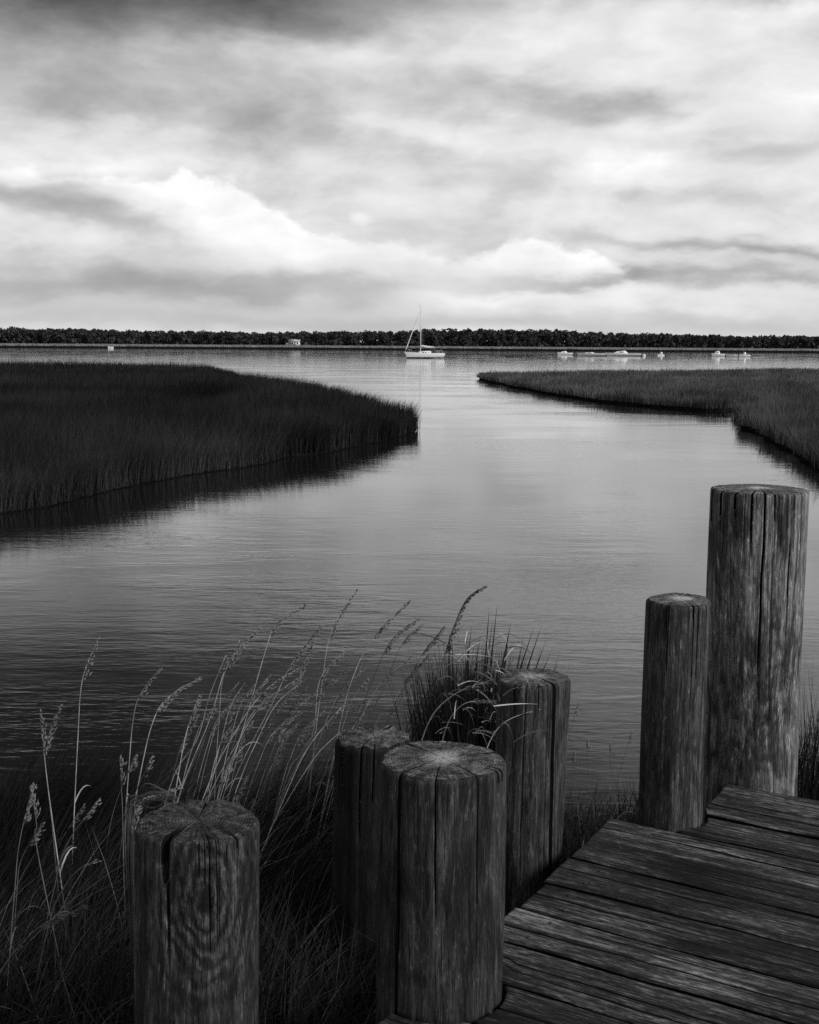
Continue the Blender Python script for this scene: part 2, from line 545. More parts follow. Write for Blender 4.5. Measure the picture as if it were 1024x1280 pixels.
def plank_mat():
    mt, g, p = new_mat('weathered_plank')
    t = g.n.new('ShaderNodeTexCoord')
    oi = g.n.new('ShaderNodeObjectInfo')
    off = g.math('MULTIPLY', oi.outputs['Random'], 37.0)
    oc = g.n.new('ShaderNodeCombineXYZ')
    for i in range(3):
        g.put(oc.inputs[i], off)
    O = t.outputs['Object']
    vec = g.vmath('ADD', O, oc.outputs[0])
    s1 = g.noise(g.mapping(vec, scale=(3.2, 95, 30)), 1, 6, 0.64, 0.4)
    s2 = g.noise(g.mapping(vec, scale=(9, 230, 90)), 1, 5, 0.65, 0.2)
    s3 = g.noise(g.mapping(vec, scale=(1.6, 11, 8)), 1, 5, 0.6, 0.8)
    sp = g.noise(g.mapping(vec, scale=(30, 120, 90)), 1, 4, 0.7, 0.4)
    v = g.math('MULTIPLY_ADD', s1, 0.40, g.math('MULTIPLY', s3, 0.42))
    v = g.math('MULTIPLY_ADD', g.math('SUBTRACT', s2, 0.5), 0.34, g.math('ADD', v, 0.09))
    v = g.math('MULTIPLY_ADD', g.math('SUBTRACT', sp, 0.5), 0.42, v)
    v = g.math('ADD', v, g.math('MULTIPLY', g.math('SUBTRACT', g.math('FRACT', g.math('MULTIPLY', oi.outputs['Random'], 7.31)), 0.5), 0.07))
    base = 0.062
    col = g.ramp(v, [(0.40, base * 0.06), (0.47, base * 0.30), (0.53, base * 0.8), (0.59, base * 2.2), (0.67, base * 5.5)])
    # end-to-end wear: worn pale and damp dark areas of this deck
    geo = g.n.new('ShaderNodeNewGeometry')
    wear = g.noise(g.mapping(geo.outputs['Position'], rot=(0, 0, math.radians(30)), scale=(1.1, 3.2, 1)), 1.3, 4, 0.6, 0.5)
    col = g.vmath('MULTIPLY', col, gray(g, g.rng(wear, 0.32, 0.66, 0.4, 1.35)))
    g.l.new(col, p.inputs['Base Color'])
    p.inputs['Roughness'].default_value = 0.72
    p.inputs['Specular IOR Level'].default_value = 0.3
    hb = g.math('MULTIPLY_ADD', s1, 0.6, g.math('MULTIPLY', s2, 0.5))
    hb = g.math('MULTIPLY_ADD', sp, 0.25, hb)
    g.l.new(g.bump(hb, 1.0, 0.009), p.inputs['Normal'])
    return mt


M = {
    'water': water_mat(),
    'mud': plain('dark_mud', 0.012, 0.95, 0.5, 1.5, 0.0),
    'soil': plain('bank_soil', 0.02, 0.9, 0.5, 6, 0.1),
    'far_soil': plain('far_shore_soil', 0.05, 0.9, 0.4, 0.05, 0.1),
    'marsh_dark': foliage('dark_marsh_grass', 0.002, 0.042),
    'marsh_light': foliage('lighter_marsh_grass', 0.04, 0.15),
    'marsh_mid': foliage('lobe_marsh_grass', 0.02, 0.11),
    'far_grass': foliage('far_shore_grass', 0.18, 0.34),
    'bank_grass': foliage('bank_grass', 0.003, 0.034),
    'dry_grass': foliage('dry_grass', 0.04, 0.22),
    'tuft': foliage('tuft_grass', 0.01, 0.05),
    'tree': foliage('far_tree_leaves', 0.035, 0.065),
    'pale_tree': foliage('pale_tree_leaves', 0.05, 0.14),
    'bark': plain('bark', 0.06, 0.9, 0.4, 2),
    'stalk': straw('straw_stalk', 0.40),
    'stalk_dim': straw('dull_straw_stalk', 0.12),
    'dull_leaf': straw('dull_dead_leaf', 0.05),
    'seed': straw('seed_husk', 0.17),
    'plank': plank_mat(),
    'nail': plain('rusty_nail', 0.035, 0.6, 0.3, 60),
    'joist': plain('recess_shade_wood', 0.008, 0.9, 0.4, 12, 0.1),  # near-black wood: paints shade into gaps and splits, also colours the joists
    'white': plain('white_gelcoat', 0.9, 0.3, 0.04, 2),
    'sail': plain('white_sailcloth', 0.75, 0.7, 0.06, 3),
    'alu': plain('pale_spar', 0.75, 0.4, 0.05, 2),
    'dark': plain('dark_canvas', 0.03, 0.7, 0.2, 3),
    'glass': plain('dark_window', 0.03, 0.1, 0.1, 3),
    'boot': plain('dark_antifouling', 0.04, 0.5, 0.2, 2),
    'greyhull': plain('grey_hull', 0.3, 0.4, 0.1, 2),
    'houseWall': plain('white_siding', 0.8, 0.6, 0.05, 2),
    'roof': plain('pale_shingle_roof', 0.5, 0.8, 0.15, 2),
}


# ------------------------------------------------------------------ grass
def inside(poly, P):
    poly = np.asarray(poly, float)
    x, y = P[:, 0], P[:, 1]
    r = np.zeros(len(P), bool)
    j = len(poly) - 1
    for i in range(len(poly)):
        xi, yi = poly[i]
        xj, yj = poly[j]
        c = ((yi > y) != (yj > y)) & (x < (xj - xi) * (y - yi) / (yj - yi + 1e-12) + xi)
        r ^= c
        j = i
    return r


def blades(P, h, lean, ldir, width, segs=2, face=None, droop=0.0):
    """one bent tapering blade per row of P -> verts, faces"""
    n = len(P)
    if face is None:
        face = rng.uniform(0, math.pi, n)
    fx = np.stack([np.cos(face), np.sin(face), np.zeros(n)], 1) * width[:, None] * 0.5
    ld = np.stack([np.cos(ldir), np.sin(ldir), np.zeros(n)], 1)
    L = []
    for k in range(segs):
        t = k / segs
        c = P + ld * (h * lean * t * t)[:, None]
        c[:, 2] += h * (t - droop * t * t * lean)
        wd = 1 - 0.75 * t
        L += [c - fx * wd, c + fx * wd]
    tip = P + ld * (h * lean)[:, None]
    tip[:, 2] += h * (1 - droop * lean)
    L.append(tip)
    k = 2 * segs + 1
    V = np.stack(L, 1).reshape(-1, 3)
    b = np.arange(n)[:, None] * k
    Q = [b + np.array([[2 * s, 2 * s + 1, 2 * s + 3, 2 * s + 2]]) for s in range(segs - 1)]
    T = b + np.array([[2 * segs - 2, 2 * segs - 1, 2 * segs]])
    F = ([np.concatenate(Q)] if Q else []) + [T]
    return V, F, k


def fbm2(x, y, seed, s):
    r = np.random.default_rng(seed)
    v = np.zeros_like(x)
    a = 1.0
    for o in range(4):
        for _ in range(3):
            th = r.uniform(0, 2 * math.pi)
            ph = r.uniform(0, 2 * math.pi)
            v += a * np.sin((x * math.cos(th) + y * math.sin(th)) * s * r.uniform(0.7, 1.4) + ph) / 3
        a *= 0.55
        s *= 2.1
    return v


def prism(name, poly, z0, z1, mat):
    n = len(poly)
    V = [(x, y, z0) for x, y in poly] + [(x, y, z1) for x, y in poly]
    me = bpy.data.meshes.new(name)
    me.from_pydata(V, [], [tuple(range(n, 2 * n))] + [(i, (i + 1) % n, n + (i + 1) % n, n + i) for i in range(n)])
    me.materials.append(mat)
    o = bpy.data.objects.new(name, me)
    COL.objects.link(o)
    return o


def smooth_poly(pts, it=2):
    p = np.asarray(pts, float)
    for _ in range(it):
        q = np.roll(p, -1, 0)
        p = np.stack([p * 0.75 + q * 0.25, p * 0.25 + q * 0.75], 1).reshape(-1, 2)
    return p


# ------------------------------------------------------------------ water and land
V = np.array([(-9000, -200, 0), (9000, -200, 0), (9000, 12000, 0), (-9000, 12000, 0)], float)
tag(mesh_np('creek_water', V, np.array([[0, 1, 2, 3]]), M['water']), kind='structure')
V = V.copy()
V[:, 2] = -1.6
tag(mesh_np('creek_bed', V, np.array([[0, 1, 2, 3]]), M['mud']), kind='structure')

# far shore
xs = np.linspace(-1500, 1500, 301)
front = 497 + 6 * np.sin(xs * 0.013 + 1) + 3 * np.sin(xs * 0.05) + 0.02 * xs
rows = []
for dyy, z in ((3.0, 0.72), (60, 0.75), (220, 1.0), (900, 3.0), (6000, 3.0)):
    rows.append(np.stack([xs, front + dyy, np.full_like(xs, z)], 1))
g_ = MB()
g_.grid(np.stack(rows))
tag(g_.build('far_shore', M['far_soil']), kind='structure')
g_ = MB()
g_.grid(np.stack([np.stack([xs, front + dyy, np.full_like(xs, z)], 1) for dyy, z in ((0, -0.8), (0.6, 0.6), (3.0, 0.72))]))
tag(g_.build('far_mud_bank', M['mud']), kind='structure')
n = 60000
px = rng.uniform(-420, 420, n)
py = np.interp(px, xs, front) + 3.2 + 190 * rng.random(n) ** 2.2
pz = np.full(n, 0.65)
h = rng.uniform(0.45, 0.8, n)
Vb, Fb, k = blades(np.stack([px, py, pz], 1), h, rng.uniform(0, 0.3, n), rng.uniform(0, 6.28, n), rng.uniform(0.2, 0.6, n), 1, rng.uniform(-0.5, 0.5, n))
tag(mesh_np('far_marsh_grass', Vb, Fb, M['far_grass'], tint=np.repeat(rng.random(n), k)),
    'band of marsh grass along the far shore below the dark woods', 'marsh grass', kind='stuff')


def leaf_cloud(c, rad, n, size, r):
    """n small leaf faces over the lumps of one crown"""
    lumps = []
    for _ in range(6):
        a = r.uniform(0, 6.283)
        q = r.uniform(0.1, 0.62)
        lumps.append((c + np.array([math.cos(a) * rad[0] * q, math.sin(a) * rad[1] * q, r.uniform(-0.5, 0.55) * rad[2]]), r.uniform(0.38, 0.6)))
    idx = r.integers(0, 6, n)
    d_ = r.normal(size=(n, 3))
    d_ /= np.linalg.norm(d_, axis=1)[:, None]
    lc = np.array([l[0] for l in lumps])[idx]
    lr = np.array([l[1] for l in lumps])[idx]
    P = lc + d_ * np.asarray(rad) * (lr * r.uniform(0.75, 1.05, n))[:, None]
    u = r.normal(size=(n, 3))
    u /= np.linalg.norm(u, axis=1)[:, None]
    v_ = np.cross(u, r.normal(size=(n, 3)))
    v_ /= np.linalg.norm(v_, axis=1)[:, None] + 1e-9
    s = (size * r.uniform(0.6, 1.3, n))[:, None]
    V = np.stack([P - u * s, P - v_ * s * 0.7, P + u * s, P + v_ * s * 0.7], 1).reshape(-1, 3)
    tv = np.clip(r.random(6)[idx] * 0.6 + 0.4 * r.random(n), 0, 1)
    return V, np.arange(n * 4).reshape(-1, 4), np.repeat(tv, 4)


Vs, Fs, Ts, k = [], [], [], 0
for i in range(420):                                        # undergrowth at the foot of the woods
    x = rng.uniform(-390, 390)
    V_, F_, T_ = leaf_cloud(np.array([x, 690 + rng.uniform(0, 12) + 0.02 * x, 2.2]), np.array([4.5, 2.5, 1.9]), 70, 1.1, rng)
    Vs.append(V_)
    Fs.append(F_ + k)
    Ts.append(T_)
    k += len(V_)
trunks = MB()
for row, (dep0, cnt) in enumerate(((694, 190), (704, 180), (716, 170), (730, 150))):
    for i in range(cnt):
        x = -380 + 760 * (i + rng.uniform(0.1, 0.9)) / cnt
        y = dep0 + rng.uniform(-4, 4) + 0.02 * x
        top = 9.0 + 0.9 * math.sin(x * 0.021 + 0.6) + 0.3 * math.sin(x * 0.09) + rng.uniform(-0.4, 0.4) + row * 0.25
        top += 1.0 * math.exp(-((x - 60) / 55) ** 2) - 0.6 * (x > 170) * min(1, (x - 170) / 100)
        rad = np.array([rng.uniform(2.6, 4.3), rng.uniform(2.5, 3.8), rng.uniform(2.6, 3.6)])
        c = np.array([x, y, 0.9 + (top - 0.9) * (0.62 if row else 0.5)])
        rad[2] = (top - c[2]) / 1.05
        V_, F_, T_ = leaf_cloud(c, rad, 300 if row < 2 else 200, 0.78, rng)
        Vs.append(V_)
        Fs.append(F_ + k)
        Ts.append(T_)
        k += len(V_)
        if row == 0:
            trunks.tube([(x, y, 0.6), (x + 0.2, y, 3.0), (x, y, 6)], [0.25, 0.2, 0.1], 5)
Vw = np.concatenate(Vs)
Vw[:, 2] = np.maximum(Vw[:, 2], 0.75)
wood = mesh_np('far_woods', Vw, np.concatenate(Fs), M['tree'], tint=np.concatenate(Ts))
tag(wood, 'low dark belt of woods along the whole far shore', 'woods', kind='stuff')
trunks.build('trunks', M['bark'], wood)['kind'] = 'stuff'


def tree(pxc, top_px, wide, label):
    base = at_depth(pxc, 433, 684)
    base[2] = 0.9
    top = at_depth(pxc, top_px, 684)[2]
    r_ = empty('pale_tree', base)
    tag(r_, label, 'tree', 'pale trees before the far woods')
    H = top - base[2]
    mb = MB()
    mb.tube([(0, 0, -0.3), (0.1, 0, H * 0.4), (0, 0, H * 0.75)], [0.22, 0.16, 0.06], 7)
    for a in (0.5, 2.4, 4.3):
        mb.tube([(0.05, 0, H * 0.4), (math.cos(a) * wide * 0.25, math.sin(a) * 1.0, H * 0.7)], [0.1, 0.03], 5)
    mb.build('trunk', M['bark'], r_)
    V_, F_, T_ = leaf_cloud(np.array([0, 0, H * 0.55]), np.array([wide / 2, wide / 2.4, H * 0.42]), 260, 0.45, rng)
    mesh_np('crown', V_, F_, M['pale_tree'], r_, tint=T_)


tree(344, 419.5, 6.2, 'pale rounded tree just left of the small white house across the water')
tree(140, 421, 4.6, 'pale rounded tree on the far shore above the left marsh')

# ------------------------------------------------------------------ marsh islands
left_low = [(-420, 720), (-200, 680), (0, 641), (60, 631), (130, 615), (200, 600), (300, 583), (400, 566), (470, 552), (500, 546), (514, 542)]
left_top = [(510, 520, 0.42), (500, 513, 0.66), (470, 497, 0.88), (430, 484, 0.98), (380, 474, 1.0), (330, 467, 1.0), (300, 464.5, 1.0)]
left_top2 = [(294, 461.5), (282, 457), (250, 453.6), (150, 452.5), (0, 451), (-200, 449), (-420, 447.5)]
GZ = 0.70
left_poly = [on_level(*p)[:2] for p in left_low] + [on_level(*p)[:2] for p in left_top]
left_poly = smooth_poly(left_poly + [on_level(*p, 1.0)[:2] for p in left_top2], 1)
right_low = [(594, 472.5), (605, 475.5), (622, 479), (680, 491), (760, 503), (850, 512), (890, 514), (915, 513), (945, 506)]
right_top = [(1010, 497), (1250, 488), (1500, 462), (1250, 461.5), (1024, 459.5), (850, 461), (700, 462), (640, 464)]
right_poly = smooth_poly([on_level(*p)[:2] for p in right_low] + [on_level(*p, GZ)[:2] for p in right_top], 1)
lobe_low = [(926, 513), (929, 525), (944, 540), (982, 560), (1024, 583), (1150, 660), (1350, 720)]
lobe_top = [(1350, 492), (1150, 488), (1024, 491), (975, 496), (945, 503), (931, 508)]
lobe_poly = smooth_poly([on_level(*p)[:2] for p in lobe_low] + [on_level(*p, GZ)[:2] for p in lobe_top], 1)


def marsh(nm, poly, mat, n, dmin, label, hmul=1.0, ditch=None, width=0.011, bank=0.05, tip=None):
    poly = np.asarray(poly)
    fine = []                                                 # ragged bank
    for a, b in zip(poly, np.roll(poly, -1, 0)):
        m_ = max(1, int(np.linalg.norm(b - a) / max(0.5, 0.018 * np.linalg.norm(a))))
        fine += [a + (b - a) * i / m_ for i in range(m_)]
    poly = np.array(fine)
    amp = 0.16 * np.clip(np.linalg.norm(poly, axis=1) / 30, 0.8, 2.5)
    poly = poly + np.stack([fbm2(poly[:, 0], poly[:, 1], 71, 1.3), fbm2(poly[:, 0], poly[:, 1], 72, 1.3)], 1) * amp[:, None]
    land = prism('marsh_bank', poly, -0.7, bank, M['mud'])
    land['kind'] = 'structure'
    lo, hi = poly.min(0), poly.max(0)
    pts = np.zeros((0, 2))
    while len(pts) < n:
        q = rng.uniform(lo, hi, (800000, 2))
        dd = np.hypot(q[:, 0], q[:, 1])
        q = q[(rng.random(len(q)) < np.minimum(1, (dmin / dd)) ** 1.9) & (np.abs(q[:, 0] / q[:, 1]) < 0.62)]
        q = q[inside(poly, q)]
        pts = np.concatenate([pts, q])
    pts = pts[:n]
    nf = n // 9                                               # thicker growth right at the water's edge
    nxt = np.roll(poly, -1, 0)
    mid = (poly + nxt) / 2
    wt = np.linalg.norm(nxt - poly, axis=1) * np.minimum(1, dmin / np.linalg.norm(mid, axis=1)) ** 1.3 * (np.abs(mid[:, 0] / np.maximum(mid[:, 1], 1)) < 0.62)
    e_ = rng.choice(len(poly), nf, p=wt / wt.sum())
    q = poly[e_] + (nxt - poly)[e_] * rng.random(nf)[:, None] + rng.normal(0, 0.10, (nf, 2)) - mid[e_] / np.linalg.norm(mid[e_], axis=1)[:, None] * -0.08
    pts[:nf] = q
    # a fringe of stems right at the water's edge
    dd = np.hypot(pts[:, 0], pts[:, 1])
    cl = fbm2(pts[:, 0], pts[:, 1], 5, 0.8)
    h = (0.66 + 0.11 * cl + 0.07 * fbm2(pts[:, 0], pts[:, 1], 6, 0.22) + rng.normal(0, 0.11, n) + 0.10 * (rng.random(n) < 0.05)) * hmul
    ed = np.full(n, 1e9)
    for a, b in zip(poly, np.roll(poly, -1, 0)):
        ab = b - a
        t = np.clip(((pts - a) @ ab) / (ab @ ab + 1e-9), 0, 1)
        ed = np.minimum(ed, np.linalg.norm(pts - a - t[:, None] * ab, axis=1))
    if tip is not None:
        h *= np.clip(0.5 + np.linalg.norm(pts - tip, axis=1) / 7.0, 0.5, 1.0)
    h = np.clip(h, 0.25, 1.4) * np.clip(0.72 + ed * 0.35, 0.72, 1.0)
    for line, wd in ditch or ():
        line = np.asarray(line)
        dm = np.full(n, 1e9)
        for a, b in zip(line[:-1], line[1:]):
            ab = b - a
            t = np.clip(((pts - a) @ ab) / (ab @ ab), 0, 1)
            dm = np.minimum(dm, np.linalg.norm(pts - a - t[:, None] * ab, axis=1))
        h *= 1 - 0.45 * np.exp(-(dm / wd) ** 2)
    wd = width * np.maximum(1, dd / 28) * rng.uniform(0.7, 1.4, n)
    P = np.concatenate([pts, np.full((n, 1), bank - 0.02)], 1)
    V, F, k = blades(P, h, rng.uniform(0.02, 0.6, n), rng.normal(0.4, 1.5, n), wd, 2, rng.normal(0, 0.7, n))
    tint = np.clip(0.42 + 0.26 * fbm2(pts[:, 0], pts[:, 1], 9, 0.25) + 0.34 * fbm2(pts[:, 0], pts[:, 1], 10, 1.1) + rng.normal(0, 0.30, n), 0, 1)
    for line, wd in ditch or ():                              # shorter, darker growth along the old ditches
        line = np.asarray(line)
        dm = np.full(n, 1e9)
        for a, b in zip(line[:-1], line[1:]):
            ab = b - a
            t = np.clip(((pts - a) @ ab) / (ab @ ab), 0, 1)
            dm = np.minimum(dm, np.linalg.norm(pts - a - t[:, None] * ab, axis=1))
        f = np.exp(-(dm / wd) ** 2)
        tint = np.clip(tint - 0.6 * f, 0, 1)
    return tag(mesh_np(nm, V, F, mat, tint=np.repeat(tint, k)), label, 'marsh grass', kind='stuff')


ditches = [([on_level(x, y, 0.55)[:2] for x, y in ((-300, 486), (0, 489), (120, 491), (215, 491.5))], 4.0),
           ([on_level(x, y, 0.55)[:2] for x, y in ((275, 486), (262, 497), (232, 507), (190, 513))], 1.3),
           ([on_level(x, y, 0.55)[:2] for x, y in ((-300, 470), (0, 468), (200, 466), (290, 468))], 7.0)]
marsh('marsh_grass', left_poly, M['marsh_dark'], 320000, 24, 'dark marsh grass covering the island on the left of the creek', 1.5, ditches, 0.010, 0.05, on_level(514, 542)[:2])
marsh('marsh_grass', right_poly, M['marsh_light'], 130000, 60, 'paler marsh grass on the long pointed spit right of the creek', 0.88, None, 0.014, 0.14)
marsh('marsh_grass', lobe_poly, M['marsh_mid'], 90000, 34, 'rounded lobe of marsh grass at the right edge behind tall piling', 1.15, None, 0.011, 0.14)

# ------------------------------------------------------------------ near bank
DECK_Z = CAM_Z - 1.57
BA = math.radians(59.6)
E2 = np.array([math.cos(BA), math.sin(BA)])       # across the planks, away from the viewer
U2 = np.array([math.sin(BA), -math.cos(BA)])      # along the planks
O2 = np.array([0.685, 3.844])


def deck_xy(u, v):
    return O2 + U2 * u + E2 * v


def bank_z(x, y):
    s = y - 0.10 * x + 0.25 * np.sin(x * 1.7) + 0.15 * np.sin(x * 4.1 + y)
    z = np.interp(s, [-3, 2.0, 3.6, 5.0, 6.3, 7.2, 9], [0.85, 0.85, 0.82, 0.62, 0.18, -0.2, -1.0])
    return z + 0.03 * np.sin(x * 5 + y * 3) + 0.02 * np.sin(x * 11 - y * 7)


gx, gy = np.meshgrid(np.linspace(-7, 7, 110), np.linspace(-2.5, 9, 90))
g_ = MB()
g_.grid(np.stack([gx, gy, bank_z(gx, gy)], -1))
tag(g_.build('mud_bank', M['soil'], smooth=True), kind='structure')


def bank_points(n, x0, x1, y0, y1, fn=None):
    out_ = np.zeros((0, 2))
    while len(out_) < n:
        q = np.stack([rng.uniform(x0, x1, n * 2), rng.uniform(y0, y1, n * 2)], 1)
        q = q[bank_z(q[:, 0], q[:, 1]) > -0.06]
        rel = q - O2
        u, v_ = rel @ U2, rel @ E2
        q = q[~((u > -0.05) & (v_ < 0.02) & (v_ > -4)) & ~((u > 0.2) & (v_ < 0.56) & (v_ > -4))]
        if fn is not None:
            q = q[fn(q)]
        out_ = np.concatenate([out_, q])
    return out_[:n]


def bank_grass(nm, n, box, mat, hr, lean, width, label, fn=None, segs=3, ldir=(0.2, 1.3), droop=0.4):
    q = bank_points(n, *box, fn)
    P = np.concatenate([q, bank_z(q[:, 0], q[:, 1])[:, None] - 0.02], 1)
    cl = fbm2(q[:, 0], q[:, 1], 21, 2.2)
    h = rng.uniform(*hr, n) * np.clip(0.85 + 0.22 * cl, 0.4, 1.4)
    V, F, k = blades(P, h, rng.uniform(*lean, n), rng.normal(ldir[0], ldir[1], n), rng.uniform(*width, n), segs, rng.uniform(-1.2, 1.2, n), droop)
    tint = np.clip(0.35 + 0.25 * fbm2(q[:, 0], q[:, 1], 33, 3) + rng.normal(0, 0.22, n), 0, 1)
    return tag(mesh_np(nm, V, F, mat, tint=np.repeat(tint, k)), label, 'grass', kind='stuff')


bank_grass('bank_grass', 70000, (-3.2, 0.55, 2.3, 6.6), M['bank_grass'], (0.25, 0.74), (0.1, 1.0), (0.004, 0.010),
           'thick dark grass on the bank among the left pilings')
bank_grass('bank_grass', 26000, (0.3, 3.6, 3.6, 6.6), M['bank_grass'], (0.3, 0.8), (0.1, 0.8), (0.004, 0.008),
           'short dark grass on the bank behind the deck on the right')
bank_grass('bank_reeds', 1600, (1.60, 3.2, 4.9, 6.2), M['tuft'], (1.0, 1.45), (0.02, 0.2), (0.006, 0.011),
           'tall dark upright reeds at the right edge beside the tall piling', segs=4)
bank_grass('dry_grass', 1900, (-0.55, 0.5, 2.3, 4.4), M['dry_grass'], (0.3, 0.7), (0.3, 1.3), (0.0025, 0.006),
           'pale curled dry grass blades between the front pilings', segs=6, droop=0.62)
bank_grass('dry_grass', 500, (-2.6, -0.2, 2.9, 5.6), M['dry_grass'], (0.4, 0.8), (0.2, 0.8), (0.002, 0.005),
           'thin pale dry blades scattered in the bank grass at left', segs=5, droop=0.45)

bank_grass('bank_grass', 12000, (-2.2, -0.05, 3.7, 5.7), M['bank_grass'], (0.5, 0.95), (0.2, 0.7), (0.003, 0.007),
           'taller dark grass leaning right behind the left pilings', ldir=(0.0, 0.5), segs=4, droop=0.25)
bank_grass('dry_grass', 800, (-1.5, -0.05, 3.6, 5.4), M['dry_grass'], (0.5, 1.1), (0.25, 0.75), (0.0016, 0.0036),
           'thin pale stems leaning right in the grass behind the left pilings', ldir=(0.0, 0.35), segs=6, droop=0.25)
bank_grass('dry_grass', 420, (-2.6, -1.0, 3.0, 5.0), M['dry_grass'], (0.35, 0.8), (0.2, 0.9), (0.0018, 0.004),
           'pale broken blades in the dark grass at the far left', ldir=(0.0, 0.9), segs=6, droop=0.5)


# ------------------------------------------------------------------ deck
PILE = {}


def pile_xy(xl, xr, yw, depth):
    a, b = at_depth(xl, yw, depth), at_depth(xr, yw, depth)
    return (a + b) / 2


def pile_spec(xt, yt, xb, yb, depth, R):
    """centre under the top, radius, top height over the deck, lean (run per metre) from the axis seen at two heights"""
    t, b = at_depth(xt, yt, depth), at_depth(xb, yb, depth)
    return (float(t[0]), depth), R, float(t[2]) - DECK_Z, (float(t[0] - b[0]) / float(t[2] - b[2]), 0.0)


PIL = [pile_spec(553, 949, 549, 1240, 2.757, 0.146), pile_spec(850, 749, 838, 1020, 3.866, 0.107), pile_spec(949, 611, 937, 980, 4.334, 0.168),
       pile_spec(666.5, 846, 659, 1080, 3.730, 0.113), pile_spec(468, 921, 462, 1090, 3.716, 0.120), pile_spec(248, 1025, 247, 1270, 2.675, 0.138)]
CUT = [(np.array(PIL[0][0]) - (PIL[0][3][0] * PIL[0][2], 0), PIL[0][1] + 0.016), (np.array(PIL[1][0]) - (PIL[1][3][0] * PIL[1][2], 0), PIL[1][1] + 0.014)]
CUTS = [(float((c - O2) @ U2), float((c - O2) @ E2), r) for c, r in CUT]

deck = empty('wooden_deck', (O2[0], O2[1], DECK_Z), BA - math.pi / 2)
tag(deck, 'weathered plank deck with stepped edge at the lower right', 'deck')
bounds_far = [0.520, 0.347, 0.174, 0.0]
bounds_near = [0.0, -0.188, -0.376, -0.563, -0.752, -0.947, -1.142, -1.338, -1.53, -1.72, -1.91, -2.1, -2.29]
U_END = 2.75
planks = [(bounds_far[i], bounds_far[i + 1], 0.236) for i in range(3)]
for i in range(len(bounds_near) - 1):
    us = 0.0 if i < 6 else (0.0 if i == 6 else -0.024)
    planks.append((bounds_near[i], bounds_near[i + 1], us))


